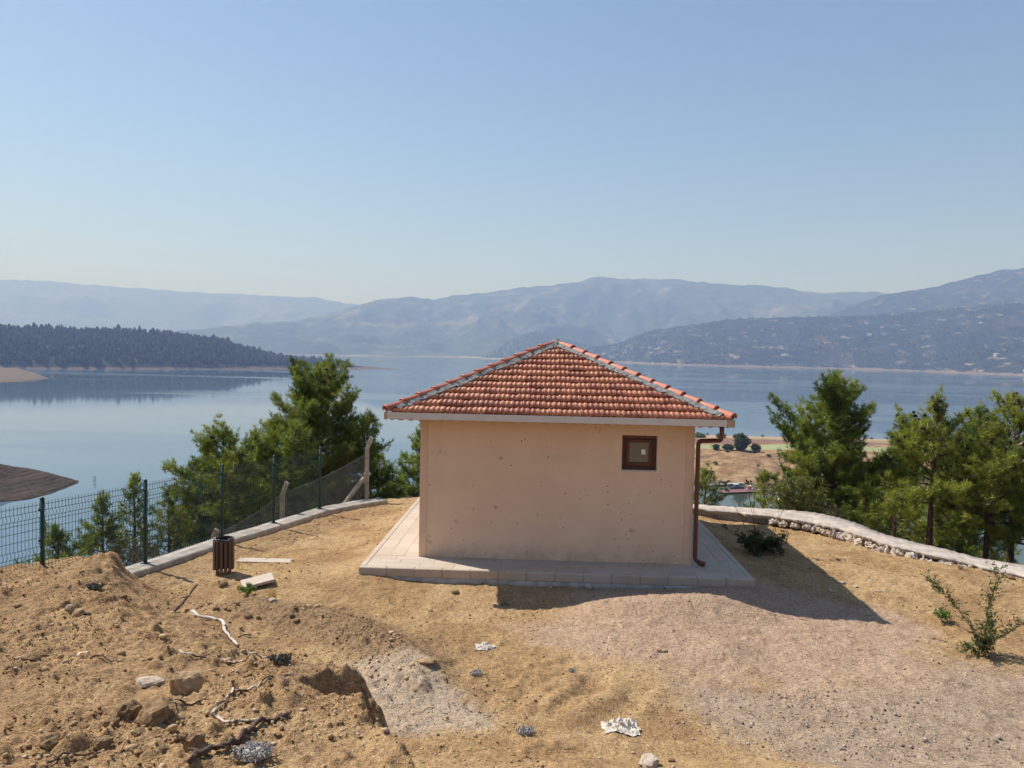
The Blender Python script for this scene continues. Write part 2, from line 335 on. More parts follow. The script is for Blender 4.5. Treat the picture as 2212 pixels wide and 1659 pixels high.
# ---------------------------------------------------------------- materials
class NT:
    def __init__(s, name):
        s.m = bpy.data.materials.new(name); s.m.use_nodes = True; s.t = s.m.node_tree; s.t.nodes.clear()
        s.out = s.n('ShaderNodeOutputMaterial')
    def n(s, k, **kw):
        nd = s.t.nodes.new(k)
        for a, v in kw.items(): setattr(nd, a, v)
        return nd
    def l(s, a, b): s.t.links.new(a, b)
    def set(s, sock, v):
        if isinstance(v, bpy.types.NodeSocket): s.l(v, sock)
        elif isinstance(v, (tuple, list)) and len(v) == 3 and sock.type == 'RGBA': sock.default_value = (*v, 1)
        else: sock.default_value = v
    def coord(s, kind='Object'): return s.n('ShaderNodeTexCoord').outputs[kind]
    def mapping(s, vec, scale=(1, 1, 1), rot=(0, 0, 0)):
        m = s.n('ShaderNodeMapping'); s.l(vec, m.inputs[0]); m.inputs['Scale'].default_value = scale; m.inputs['Rotation'].default_value = rot
        return m.outputs[0]
    def noise(s, vec, scale, detail=4, rough=.55, dist=0.0):
        nd = s.n('ShaderNodeTexNoise'); s.l(vec, nd.inputs['Vector'])
        nd.inputs['Scale'].default_value = scale; nd.inputs['Detail'].default_value = detail; nd.inputs['Roughness'].default_value = rough; nd.inputs['Distortion'].default_value = dist
        return nd.outputs['Fac']
    def voro(s, vec, scale, feat='F1', out='Distance', rand=1.0):
        nd = s.n('ShaderNodeTexVoronoi', feature=feat); s.l(vec, nd.inputs['Vector']); nd.inputs['Scale'].default_value = scale; nd.inputs['Randomness'].default_value = rand
        return nd.outputs[out]
    def ramp(s, fac, a, b, lo=0.0, hi=1.0):
        nd = s.n('ShaderNodeMapRange', interpolation_type='SMOOTHSTEP'); s.set(nd.inputs[0], fac)
        nd.inputs[1].default_value = a; nd.inputs[2].default_value = b; nd.inputs[3].default_value = lo; nd.inputs[4].default_value = hi
        return nd.outputs[0]
    def math(s, op, a, b=0.0, c=None):
        nd = s.n('ShaderNodeMath', operation=op); s.set(nd.inputs[0], a); s.set(nd.inputs[1], b)
        if c is not None: s.set(nd.inputs[2], c)
        return nd.outputs[0]
    def mix(s, fac, a, b, blend='MIX'):
        nd = s.n('ShaderNodeMix', data_type='RGBA', blend_type=blend); s.set(nd.inputs[0], fac); s.set(nd.inputs[6], a); s.set(nd.inputs[7], b)
        return nd.outputs[2]
    def attr(s, name): return s.n('ShaderNodeAttribute', attribute_name=name).outputs['Fac']
    def rand(s): return s.n('ShaderNodeObjectInfo').outputs['Random']
    def bump(s, h, strength=.5, dist=.01):
        nd = s.n('ShaderNodeBump'); nd.inputs['Strength'].default_value = strength; nd.inputs['Distance'].default_value = dist; s.l(h, nd.inputs['Height'])
        return nd.outputs[0]
    def bsdf(s, col, rough=.8, normal=None, **kw):
        b = s.n('ShaderNodeBsdfPrincipled'); s.set(b.inputs['Base Color'], col); s.set(b.inputs['Roughness'], rough)
        if normal is not None: s.l(normal, b.inputs['Normal'])
        for k, v in kw.items(): s.set(b.inputs[k.replace('_', ' ')], v)
        return b.outputs[0]
    def done(s, shader): s.l(shader, s.out.inputs['Surface']); return s.m
def scaled(c, k): return tuple(min(1, x*k) for x in c)
def plain(name, col, rough=.8, var=.25, scale=6.0, bump=.3, bdist=.005, grain=60.0, **kw):
    n = NT(name); co = n.coord()
    a = n.noise(co, scale, 5); g = n.noise(co, grain, 3)
    f = n.math('ADD', n.math('MULTIPLY', a, .7), n.math('MULTIPLY', g, .3))
    c = n.mix(n.ramp(f, .3, .7), scaled(col, 1-var), scaled(col, 1+var))
    return n.done(n.bsdf(c, rough, n.bump(g, bump, bdist), **kw))
M = {}
def mk_ground():
    n = NT('soil'); co = n.coord()
    big = n.noise(co, .55, 5, .6); mid = n.noise(co, 3.2, 6, .62); fine = n.noise(co, 22, 5, .65); vf = n.noise(co, 90, 3, .6)
    speck = n.voro(co, 26); speck2 = n.voro(co, 60)
    soil = n.mix(n.ramp(mid, .36, .64), (.285, .15, .052), (.485, .305, .125))
    soil = n.mix(n.ramp(big, .42, .6, 0, .85), soil, (.555, .375, .185))
    soil = n.mix(n.ramp(n.noise(co, 1.2, 6, .65), .48, .62, 0, .85), soil, (.255, .128, .046))
    soil = n.mix(n.attr('dark'), soil, n.mix(n.ramp(fine, .35, .65), (.115, .062, .030), (.24, .145, .075)))
    soil = n.mix(n.math('MULTIPLY', n.attr('loam'), .65), soil, n.mix(n.ramp(n.noise(co, 2.1, 6, .65), .38, .6), (.45, .272, .125), (.215, .10, .038)))
    pink = n.mix(n.ramp(mid, .3, .7), (.415, .28, .21), (.575, .415, .33))
    grey = n.mix(n.ramp(mid, .3, .7), (.265, .208, .172), (.45, .37, .308))
    white = n.mix(n.ramp(mid, .3, .7), (.40, .32, .25), (.56, .475, .385))
    col = n.mix(n.attr('grey'), soil, grey)
    col = n.mix(n.attr('pink'), col, pink)
    col = n.mix(n.attr('white'), col, white)
    col = n.mix(n.ramp(fine, .28, .72, .0, 1.0), n.mix(.56, col, (.12, .062, .027)), n.mix(.22, col, (.80, .61, .38)))
    col = n.mix(n.ramp(speck, .0, .26, .85, 0), col, n.mix(n.ramp(vf, .42, .58), (.62, .52, .40), (.14, .08, .045)))
    col = n.mix(n.ramp(n.noise(co, 46, 4, .7), .36, .64), n.mix(.34, col, (.13, .062, .024)), n.mix(.14, col, (.86, .62, .36)))
    veg = n.mix(n.ramp(n.noise(co, .8, 5), .42, .6), (.30, .21, .11), (.10, .095, .035))
    col = n.mix(n.attr('slope'), col, veg)
    h = n.math('ADD', n.math('MULTIPLY', fine, .6), n.math('MULTIPLY', n.ramp(speck, 0, .35, 1, 0), .25))
    h = n.math('ADD', h, n.math('MULTIPLY', vf, .25))
    h = n.math('ADD', h, n.math('MULTIPLY', n.ramp(speck2, 0, .4, 1, 0), .18))
    return n.done(n.bsdf(col, .95, n.bump(h, .95, .045), Specular_IOR_Level=.15))
M['soil'] = mk_ground()
def mk_stone(name, c0, c1, c2):
    n = NT(name); co = n.coord(); r = n.rand()
    a = n.noise(co, 7, 6, .65); b = n.noise(co, 40, 4)
    c = n.mix(n.ramp(a, .32, .68), c0, c1); c = n.mix(n.ramp(r, .2, 1, 0, .55), c, c2)
    return n.done(n.bsdf(c, .92, n.bump(n.math('ADD', a, n.math('MULTIPLY', b, .3)), .7, .03), Specular_IOR_Level=.2))
M['rock'] = mk_stone('rock', (.26, .165, .085), (.47, .33, .19), (.42, .33, .23))
M['palerock'] = mk_stone('pale_rock', (.40, .33, .27), (.60, .53, .46), (.5, .36, .25))
M['clod'] = mk_stone('earth_clod', (.165, .10, .05), (.34, .225, .12), (.27, .175, .095))
n = NT('pebbles'); co = n.coord(); t = n.attr('tint')
c = n.mix(n.ramp(t, 0, .6), (.17, .098, .046), (.42, .285, .155)); c = n.mix(n.ramp(t, .80, 1, 0, .8), c, (.58, .48, .37))
M['pebble'] = n.done(n.bsdf(c, .95, n.bump(n.noise(co, 60, 3), .6, .01), Specular_IOR_Level=.15))
n = NT('grey_gravel'); co = n.coord(); t = n.attr('tint')
M['greypebble'] = n.done(n.bsdf(n.mix(n.ramp(t, 0, .8), (.15, .118, .10), (.43, .365, .315)), .95, n.bump(n.noise(co, 60, 3), .6, .01), Specular_IOR_Level=.15))
n = NT('soil_crumb'); co = n.coord(); t = n.attr('tint')
M['crumb'] = n.done(n.bsdf(n.mix(n.ramp(t, 0, 1), (.17, .09, .038), (.40, .255, .125)), .97, n.bump(n.noise(co, 60, 3), .6, .01), Specular_IOR_Level=.1))
n = NT('pink_gravel'); co = n.coord(); t = n.attr('tint')
M['pinkpebble'] = n.done(n.bsdf(n.mix(n.ramp(t, 0, 1), (.27, .17, .125), (.60, .44, .355)), .95, n.bump(n.noise(co, 60, 3), .6, .01), Specular_IOR_Level=.15))
def mk_plaster():
    n = NT('peach_plaster'); co = n.coord()
    a = n.noise(co, 1.1, 5, .6); b = n.noise(n.mapping(co, (.5, 1, 2.2)), 2.0, 5); g = n.noise(co, 130, 3)
    c = n.mix(n.ramp(a, .35, .68), (.70, .51, .365), (.75, .56, .41))
    c = n.mix(n.ramp(b, .5, .75, 0, .35), c, (.62, .47, .37))
    tr = n.noise(n.mapping(co, (2.2, 2.2, 5)), 1.0, 6, .7, .8); c = n.mix(n.ramp(tr, .52, .7, 0, .35), c, (.74, .58, .46))
    # smudges and small splashes
    wc = n.n('ShaderNodeVectorMath', operation='ADD'); wn = n.n('ShaderNodeTexNoise'); n.l(co, wn.inputs['Vector']); wn.inputs['Scale'].default_value = 7; wsc = n.n('ShaderNodeVectorMath', operation='SCALE'); n.l(wn.outputs['Color'], wsc.inputs[0]); wsc.inputs['Scale'].default_value = .16; n.l(co, wc.inputs[0]); n.l(wsc.outputs[0], wc.inputs[1]); cw_ = wc.outputs[0]
    v = n.voro(cw_, 2.3); sel = n.voro(cw_, 2.3, 'F1', 'Color')
    sepr = n.n('ShaderNodeSeparateColor'); n.l(sel, sepr.inputs[0])
    sm = n.math('MULTIPLY', n.ramp(v, .03, .17, .75, 0), n.ramp(sepr.outputs[0], .35, .45))
    c = n.mix(sm, c, (.33, .25, .20))
    v2 = n.voro(n.mapping(cw_, (1, 1, 1.25)), 6.0); s2 = n.voro(n.mapping(cw_, (1, 1, 1.25)), 6.0, 'F1', 'Color'); p2 = n.n('ShaderNodeSeparateColor'); n.l(s2, p2.inputs[0])
    sp = n.math('MULTIPLY', n.ramp(v2, .06, .11, .95, 0), n.ramp(p2.outputs[1], .42, .5))
    c = n.mix(sp, c, (.055, .035, .028))
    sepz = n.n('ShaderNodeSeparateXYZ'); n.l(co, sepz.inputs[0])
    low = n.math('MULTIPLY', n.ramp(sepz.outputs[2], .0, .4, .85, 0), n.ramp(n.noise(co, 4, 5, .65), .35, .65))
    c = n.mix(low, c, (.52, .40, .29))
    return n.done(n.bsdf(c, .9, n.bump(n.math('ADD', n.math('MULTIPLY', g, .4), b), .35, .01), Specular_IOR_Level=.2))
M['plaster'] = mk_plaster()
M['plaster2'] = plain('peach_trim', (.69, .475, .335), .9, .08, 3)
def mk_tile():
    n = NT('clay_tile'); co = n.coord(); r = n.rand()
    c = n.mix(n.ramp(r, 0, 1), (.29, .070, .034), (.58, .21, .10))
    a = n.noise(n.mapping(co, (1, 1, 1)), 9, 5, .65)
    c = n.mix(n.ramp(a, .38, .7, 0, .5), c, (.60, .27, .155))
    c = n.mix(n.ramp(n.noise(co, 38, 3), .62, .72, 0, .5), c, (.20, .07, .04))
    return n.done(n.bsdf(c, n.ramp(a, .3, .7, .42, .65), n.bump(n.noise(co, 70, 3), .3, .004), Specular_IOR_Level=.45))
M['tile'] = mk_tile()
M['hip'] = plain('hip_tile_clay', (.43, .13, .075), .55, .18, 5, .3, .004)
M['mortar'] = plain('mortar', (.21, .207, .20), .95, .35, 9, .9, .02, 30)
M['gutter'] = plain('white_gutter', (.60, .55, .51), .5, .05, 3, .05)
M['gutter_end'] = plain('brown_gutter_end', (.42, .29, .19), .55, .15, 6, .1)
M['valance'] = plain('valance_board', (.60, .38, .25), .7, .08, 4)
M['deck'] = plain('dark_batten', (.10, .05, .03), .9, .2, 8)
M['pipe'] = plain('brown_metal', (.115, .030, .018), .38, .18, 12, .1, .002)
def mk_wood(name, c0, c1, sc=(18, 18, 1.2), rough=.6):
    n = NT(name); co = n.mapping(n.coord(), sc)
    a = n.noise(co, 1.6, 6, .6, .6)
    return n.done(n.bsdf(n.mix(n.ramp(a, .3, .7), c0, c1), rough, n.bump(a, .4, .004)))
M['frame'] = mk_wood('window_brown', (.075, .020, .010), (.115, .034, .017))
M['binwood'] = mk_wood('bin_wood', (.045, .022, .014), (.13, .075, .05))
M['black'] = plain('black_metal', (.018, .017, .016), .5, .2, 8)
n = NT('frosted_pane'); co = n.coord()
M['pane'] = n.done(n.bsdf(n.mix(n.noise(co, 9, 4), (.13, .11, .09), (.19, .165, .145)), .22, n.bump(n.noise(co, 160, 2), .15, .003), Specular_IOR_Level=.6))
M['paper'] = plain('paper', (.74, .73, .69), .8, .04)
M['zinc'] = plain('zinc_sill', (.42, .42, .43), .45, .1)
def mk_slab():
    n = NT('travertine'); co = n.coord(); r = n.rand()
    c = n.mix(r, (.43, .355, .285), (.49, .41, .335))
    a = n.noise(co, 5, 6, .6); b = n.noise(n.mapping(co, (1, 7, 1)), 6, 4)
    c = n.mix(n.ramp(a, .4, .7, 0, .35), c, (.54, .46, .385)); c = n.mix(n.ramp(b, .62, .75, 0, .3), c, (.36, .27, .2))
    geo = n.n('ShaderNodeNewGeometry'); wp = geo.outputs['Position']
    c = n.mix(n.ramp(n.math('ADD', n.noise(wp, 1.6, 6, .65), n.math('MULTIPLY', n.noise(wp, 14, 4), .15)), .56, .74, 0, .6), c, (.42, .31, .195))
    return n.done(n.bsdf(c, .75, n.bump(n.noise(co, 70, 3), .25, .004), Specular_IOR_Level=.3))
M['slab'] = mk_slab()
M['joint'] = plain('joint_grout', (.33, .27, .215), .95, .2)
M['concrete'] = plain('concrete', (.37, .33, .285), .95, .3, 5, .8, .012, 45)
M['capwall'] = plain('lime_concrete', (.45, .38, .325), .95, .28, 4, .9, .02, 35)
M['fencegreen'] = plain('green_paint', (.006, .035, .024), .4, .2, 9, .05)
M['wiregreen'] = plain('green_wire', (.007, .045, .034), .45, .15, 9, .0)
M['galv'] = plain('galvanised_wire', (.36, .36, .34), .5, .15, 9, .0, Metallic=.4)
def mk_bark(name, c0, c1):
    n = NT(name); co = n.mapping(n.coord(), (7, 7, 2.2)); a = n.noise(co, 3, 6, .65); v = n.voro(co, 3)
    return n.done(n.bsdf(n.mix(n.ramp(a, .32, .68), c0, c1), .95, n.bump(n.math('ADD', a, v), .9, .03)))
M['bark'] = mk_bark('pine_bark', (.055, .034, .026), (.165, .098, .068))
M['bark2'] = mk_bark('red_bark', (.075, .036, .024), (.20, .098, .062))
def mk_needle(name, d, l, dry):
    n = NT(name); t = n.attr('tint')
    c = n.mix(n.ramp(t, .05, .8), d, l); c = n.mix(n.ramp(t, .9, 1, 0, .8), c, dry)
    b1 = n.n('ShaderNodeBsdfDiffuse'); n.l(c, b1.inputs[0])
    b2 = n.n('ShaderNodeBsdfTranslucent'); n.l(n.mix(.35, c, (.16, .20, .02)), b2.inputs[0])
    g = n.n('ShaderNodeBsdfGlossy'); g.inputs['Roughness'].default_value = .42; g.inputs[0].default_value = (.6, .62, .55, 1)
    mx = n.n('ShaderNodeMixShader'); mx.inputs[0].default_value = .45; n.l(b1.outputs[0], mx.inputs[1]); n.l(b2.outputs[0], mx.inputs[2])
    m2 = n.n('ShaderNodeMixShader'); m2.inputs[0].default_value = .05; n.l(mx.outputs[0], m2.inputs[1]); n.l(g.outputs[0], m2.inputs[2])
    return n.done(m2.outputs[0])
M['needle'] = mk_needle('pine_needles', (.058, .098, .014), (.28, .34, .048), (.38, .31, .08))
M['needle2'] = mk_needle('yellowish_needles', (.085, .12, .014), (.34, .37, .045), (.42, .36, .08))
M['leaf'] = mk_needle('shrub_leaves', (.022, .04, .012), (.07, .095, .025), (.10, .09, .03))
M['leaf2'] = mk_needle('sapling_leaves', (.06, .08, .022), (.18, .20, .065), (.26, .16, .06))
M['lime'] = mk_needle('yellow_green_stems', (.14, .15, .035), (.30, .29, .08), (.30, .22, .10))
M['weed'] = mk_needle('weed_leaves', (.05, .11, .015), (.15, .26, .03), (.2, .22, .05))
M['straw'] = mk_needle('dry_grass', (.36, .24, .08), (.58, .40, .15), (.6, .45, .2))
M['greybrush'] = mk_needle('dry_brush', (.10, .085, .065), (.24, .20, .155), (.28, .2, .14))
M['cone'] = plain('pine_cone', (.022, .015, .011), .85, .3, 20)
M['twig'] = plain('twig_bark', (.085, .055, .04), .9, .3, 20)
def mk_root(name, pale, dark, w):
    n = NT(name); co = n.coord(); a = n.noise(co, 9, 4, .6)
    return n.done(n.bsdf(n.mix(n.ramp(a, w-.05, w+.05), dark, pale), .85, n.bump(n.noise(co, 50, 3), .6, .006)))
M['root'] = mk_root('peeling_root', (.58, .49, .38), (.085, .05, .033), .50)
M['whiteroot'] = mk_root('stripped_root', (.56, .50, .43), (.10, .065, .05), .40)
M['darkroot'] = mk_root('dark_root', (.30, .21, .14), (.075, .042, .028), .60)
M['cloth'] = plain('white_cloth', (.56, .50, .43), .9, .14, 8)
M['ash'] = plain('grey_fibre', (.34, .315, .29), .95, .4, 25, .8, .01)

# ---------------------------------------------------------------- ground
def axis(fine, lo, hi, g):
    a = list(fine); st = a[-1]-a[-2]
    while a[-1] < hi: st *= g; a.append(a[-1]+st)
    st = a[1]-a[0]
    while a[0] > lo: st *= g; a.insert(0, a[0]-st)
    return np.array(a)
ys = [4.4]
while ys[-1] < 21.5: ys.append(ys[-1] + .020 + .0021*(ys[-1]-4.4))
gx = axis(np.concatenate([np.arange(-9.4, -6.2, .04), np.arange(-6.2, .6, .024), np.arange(.6, 11.0, .04)]), -330, 300, 1.16)
gy = axis(ys, -70, 330, 1.14)
GX, GY = np.meshgrid(gx, gy)
GZ = ground_z(GX, GY)
pdist = sdist(GX, GY, PLATEAU)
wob = .45*fbm(GX*1.1, GY*1.1, 4, 91) + .12*fbm(GX*6, GY*6, 2, 92)
a_pink = ss(.35, -.45, sdist(GX, GY, PINK) + wob)
a_grey = ss(.4, -.5, sdist(GX, GY, GREY) + wob*1.2)
a_white = ss(.15, -.15, sdist(GX, GY, WHITE) + wob*.6)
bd_, _t = segd(GX, GY, BERM)
a_dark = np.clip(1.0*ss(.85, .3, bd_ + .4*wob) + .7*ss(1.2, .9, np.hypot((GX+1.78)/.55, (GY-7.55)/.5)) + .75*ss(.9, .3, np.hypot((GX+5.5)/1.1, (GY-7.9)/.6) + wob), 0, 1)
a_slope = ss(.15, 1.6, pdist + wob)
me = np_mesh('ground', np.stack([GX, GY, GZ], -1).reshape(-1, 3), grid_faces(*GX.shape), True,
             dict(loam=ss(.1, -.5, sdist(GX, GY, MOUND) + wob*.5), pink=a_pink, grey=a_grey, white=a_white, dark=a_dark, slope=a_slope))
ground = tag(link('ground', me, M['soil']), kind='structure', label='dry ochre earth yard and hillside')

# ---------------------------------------------------------------- lake
def mk_water():
    n = NT('lake_water'); co = n.coord()
    sl = n.noise(n.mapping(co, (.0009, .0052, 1), (0, 0, .10)), 1.0, 4, .55, .6)
    slick = n.ramp(sl, .46, .56)
    rp = n.noise(n.mapping(co, (.5, .8, 1)), 1.0, 3, .6)
    rip = n.noise(n.mapping(co, (.05, .09, 1)), 1.0, 4, .6)
    h = n.math('MULTIPLY', n.math('ADD', rp, rip), n.math('ADD', n.math('MULTIPLY', slick, .9), .12))
    rough = n.math('ADD', n.math('MULTIPLY', slick, .10), .03)
    near = n.mix(n.ramp(sl, .3, .7), (.072, .12, .165), (.082, .135, .185))
    dv = n.n('ShaderNodeVectorMath', operation='DISTANCE'); n.l(co, dv.inputs[0]); dv.inputs[1].default_value = (105, 235, LAKE)
    near = n.mix(n.ramp(dv.outputs['Value'], 55, 110, 1, 0), near, (.052, .062, .046))
    return n.done(n.bsdf(near, rough, n.bump(h, .12, .35), IOR=1.33))
M['water'] = mk_water()
lx = np.linspace(-14500, 14500, 30); ly = np.linspace(-3000, 14800, 30)
LX, LY = np.meshgrid(lx, ly)
lake = link('lake', np_mesh('lake', np.stack([LX, LY, LX*0 + LAKE], -1).reshape(-1, 3), grid_faces(30, 30)), M['water'])
tag(lake, kind='structure', label='calm blue reservoir lake')

# ---------------------------------------------------------------- far land
def mk_hill(name, dark, green, bare, shore, patch, shore_h, sc):
    n = NT(name); co = n.coord()
    sp = n.n('ShaderNodeSeparateXYZ'); n.l(co, sp.inputs[0])
    a = n.noise(n.mapping(co, (sc, sc, sc*2.2)), 1.0, 7, .62); b = n.noise(n.mapping(co, (sc*6, sc*6, sc*12)), 1.0, 5, .65); d = n.noise(n.mapping(co, (sc*30, sc*30, sc*30)), 1.0, 3, .6)
    c = n.mix(n.ramp(d, .35, .65), dark, green)
    c = n.mix(n.ramp(n.math('ADD', n.math('MULTIPLY', a, .6), n.math('MULTIPLY', b, .5)), .57, .68, 0, .8), c, bare)
    c = n.mix(n.math('MULTIPLY', n.ramp(n.noise(n.mapping(co, (sc*9, sc*5, sc*22)), 1.0, 5, .6), .57, .68), patch), c, (.22, .175, .14))
    hz = n.math('ADD', sp.outputs[2], n.math('MULTIPLY', n.math('ADD', b, -.5), shore_h*3.2))
    c = n.mix(n.ramp(hz, LAKE + shore_h*.7, LAKE + shore_h, 1, 0), c, n.mix(n.ramp(d, .3, .7), scaled(shore, .75), scaled(shore, 1.1)))
    return n.done(n.bsdf(c, .95, n.bump(d, .6, .3/sc*.02), Specular_IOR_Level=.1))
M['hill_far'] = mk_hill('far_hill', (.035, .05, .035), (.06, .075, .045), (.20, .17, .13), (.30, .24, .19), .5, 5, .0009)
M['hill_right'] = mk_hill('scrub_hill', (.010, .014, .011), (.024, .026, .019), (.085, .062, .052), (.19, .14, .11), 1.0, 8, .0022)
M['hill_wood'] = mk_hill('wooded_hill', (.012, .018, .012), (.026, .027, .017), (.06, .045, .035), (.15, .10, .075), .1, 3.5, .006)
M['hill_sand'] = mk_hill('sandy_shore', (.11, .08, .055), (.145, .105, .075), (.16, .12, .085), (.145, .105, .075), .0, 1, .03)
def mk_mud():
    n = NT('banded_mud'); co = n.coord(); sp = n.n('ShaderNodeSeparateXYZ'); n.l(co, sp.inputs[0])
    hz = n.math('ADD', sp.outputs[2], n.math('MULTIPLY', n.noise(n.mapping(co, (.08, .08, .08)), 1, 4), .5))
    w = n.noise(n.mapping(co, (.02, .02, 2.2)), 1.0, 5, .65, .4)
    c = n.mix(n.ramp(w, .38, .62), (.024, .017, .013), (.070, .049, .036))
    c = n.mix(n.ramp(n.noise(n.mapping(co, (.7, .7, .7)), 1, 5), .4, .68, 0, .7), c, (.10, .07, .048))
    c = n.mix(n.ramp(n.noise(n.mapping(co, (.05, .05, .05)), 1, 3), .5, .62, 0, .6), c, (.05, .042, .034))
    return n.done(n.bsdf(c, .9, n.bump(n.noise(co, 1.5, 5), .6, .2), Specular_IOR_Level=.05))
M['mud'] = mk_mud()
HG = {}
for key, mat, lab in [('far', 'hill_far', 'pale blue far mountain range across the lake'), ('mid', 'hill_far', 'hazy mountain ridge behind the lake'),
                      ('knoll', 'hill_far', 'low wooded knoll on the far shore'), ('knoll2', 'hill_far', 'dark wooded hillock on the far shore'),
                      ('right_back', 'hill_right', 'bare mountain shoulder on the right'), ('right_front', 'hill_right', 'scrubby hillside with hamlets on the right shore'),
                      ('peninsula', 'hill_wood', 'dark pine covered peninsula'), ('spit', 'hill_sand', 'sandy tongue of land in the lake'),
                      ('near_spit', 'mud', 'bare spit with wave cut mud terraces')]:
    X, Y, Z = hill_grid(key); HG[key] = (X, Y, Z)
    me = np_mesh('hill', np.stack([X, Y, Z], -1).reshape(-1, 3), grid_faces(*X.shape), True)
    tag(link('hill', me, M[mat]), kind='structure', label=lab)

# flat farmland beyond the inlet
INLET = [(10, 300), (40, 284), (68, 274), (87, 263), (99, 266), (125, 246), (160, 238), (300, 225), (460, 215)]
def flat_z(x, y):
    d, _ = segd(x, y, INLET)
    yi = np.interp(x, [p[0] for p in INLET], [p[1] for p in INLET])
    d = np.where(y < yi, -d, d)
    z = LAKE + (7.2*ss(-1, 34, d) + 1.5*fbm(x*.05, y*.05, 4, 5)*ss(0, 15, d))*ss(441, 330, y + .03*(x-107) + 4*fbm(x*.02, y*.0, 2, 3))*ss(28, 60, x)
    z = z + .8*ss(2, 12, d)*fbm(x*.2, y*.2, 3, 8)*ss(36, 20, d)
    return np.where(d < -1, LAKE-2, z - .25)
fx = np.linspace(14, 460, 220); fy = np.concatenate([np.linspace(212, 330, 130), np.linspace(331.5, 446, 60)])
FX, FY = np.meshgrid(fx, fy)
def mk_field():
    n = NT('fields'); co = n.coord(); sp = n.n('ShaderNodeSeparateXYZ'); n.l(co, sp.inputs[0])
    a = n.noise(n.mapping(co, (.05, .12, .1)), 1, 5, .6); g = n.noise(n.mapping(co, (.8, .8, .8)), 1, 4, .6); e = n.noise(n.mapping(co, (.18, .3, .3)), 1, 5, .6)
    yy = n.math('ADD', n.math('SUBTRACT', sp.outputs[1], n.math('MULTIPLY', sp.outputs[0], .05)), n.math('MULTIPLY', n.math('SUBTRACT', a, .5), 10))
    c = n.mix(n.ramp(e, .35, .65), (.21, .12, .065), (.38, .255, .14))
    c = n.mix(n.ramp(g, .5, .66, 0, .75), c, (.13, .095, .048))
    c = n.mix(n.ramp(n.noise(n.mapping(co, (.06, .09, .5)), 1, 5, .65), .5, .62, 0, .6), c, (.20, .105, .06))
    c = n.mix(n.math('MULTIPLY', n.ramp(yy, 302, 306), n.ramp(yy, 318, 322, 1, 0)), c, (.28, .29, .15))
    c = n.mix(n.math('MULTIPLY', n.ramp(yy, 326, 329), n.ramp(yy, 346, 350, 1, 0)), c, (.20, .115, .09))
    c = n.mix(n.math('MULTIPLY', n.ramp(yy, 350, 356), n.ramp(yy, 378, 384, 1, 0)), c, n.mix(n.ramp(e, .4, .6), (.22, .19, .09), (.34, .26, .15)))
    c = n.mix(n.ramp(yy, 384, 392), c, (.37, .245, .17))
    return n.done(n.bsdf(c, .95, n.bump(g, .5, .3), Specular_IOR_Level=.1))
fl = link('field', np_mesh('field', np.stack([FX, FY, flat_z(FX, FY)], -1).reshape(-1, 3), grid_faces(*FX.shape), True), mk_field())
tag(fl, kind='structure', label='brown farmland beside the inlet')

# ---------------------------------------------------------------- the house
house = empty('small_house', (HX, HY, 0), HYAW)
tag(house, 'small peach plastered house with red tiled pyramid roof', 'house')
W = 5.1; WZ = 2.672
wx0, wx1, wz0, wz1 = 3.77, 4.42, 1.745, 2.40
m = MB()
for a in [(0, 0, -.3, wx0, .2, WZ), (wx1, 0, -.3, W, .2, WZ), (wx0, 0, -.3, wx1, .2, wz0), (wx0, 0, wz1, wx1, .2, WZ)]: m.box(*a)
m.box(0, .2, -.3, .2, W-.2, WZ); m.box(W-.2, .2, -.3, W, W-.2, WZ); m.box(0, W-.2, -.3, W, W, WZ)
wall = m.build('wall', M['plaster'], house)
for x0, x1 in ((-.008, .125), (W-.14, W+.008)):
    MB().box(x0, -.011, 0.0, x1, .11, WZ-.002).build('corner_trim', M['plaster2'], house)
# window
win = MB().box(wx0, .085, wz0, wx1, .14, wz0+.075).box(wx0, .085, wz1-.075, wx1, .14, wz1).box(wx0, .085, wz0+.075, wx0+.075, .14, wz1-.075).box(wx1-.075, .085, wz0+.075, wx1, .14, wz1-.075).build('window', M['frame'], house)
i0, i1, j0, j1 = wx0+.079, wx1-.079, wz0+.079, wz1-.079
sash = MB().box(i0, .07, j0, i1, .125, j0+.062).box(i0, .07, j1-.062, i1, .125, j1).box(i0, .07, j0+.062, i0+.062, .125, j1-.062).box(i1-.062, .07, j0+.062, i1, .125, j1-.062).build('sash', M['frame'], win)
bevel(sash, .006, 1); bevel(win, .006, 1)
MB().box(i0+.05, .096, j0+.05, i1-.05, .106, j1-.05).build('pane', M['pane'], win)
p = MB(); cx_, cz_ = (i0+i1)/2+.085, (j0+j1)/2+.01
for q in ((-.033, -.046), (.04, -.05), (.033, .05), (-.042, .045)): p.v.append((cx_+q[0], .0945, cz_+q[1]))
for q in list(p.v): p.v.append((q[0], .0955, q[2]))
p.f = [(0, 1, 2, 3), (7, 6, 5, 4), (0, 4, 5, 1), (1, 5, 6, 2), (2, 6, 7, 3), (3, 7, 4, 0)]
tag(p.build('sticker', M['paper'], win), label='white paper sticker on the window pane')
MB().box(wx0+.002, -.014, wz0-.013, wx1-.002, .084, wz0+.009).build('sill', M['zinc'], win)
MB().box(wx0+.01, .19, wz0+.01, wx1-.01, .21, wz1-.01).build('blind', M['deck'], win)
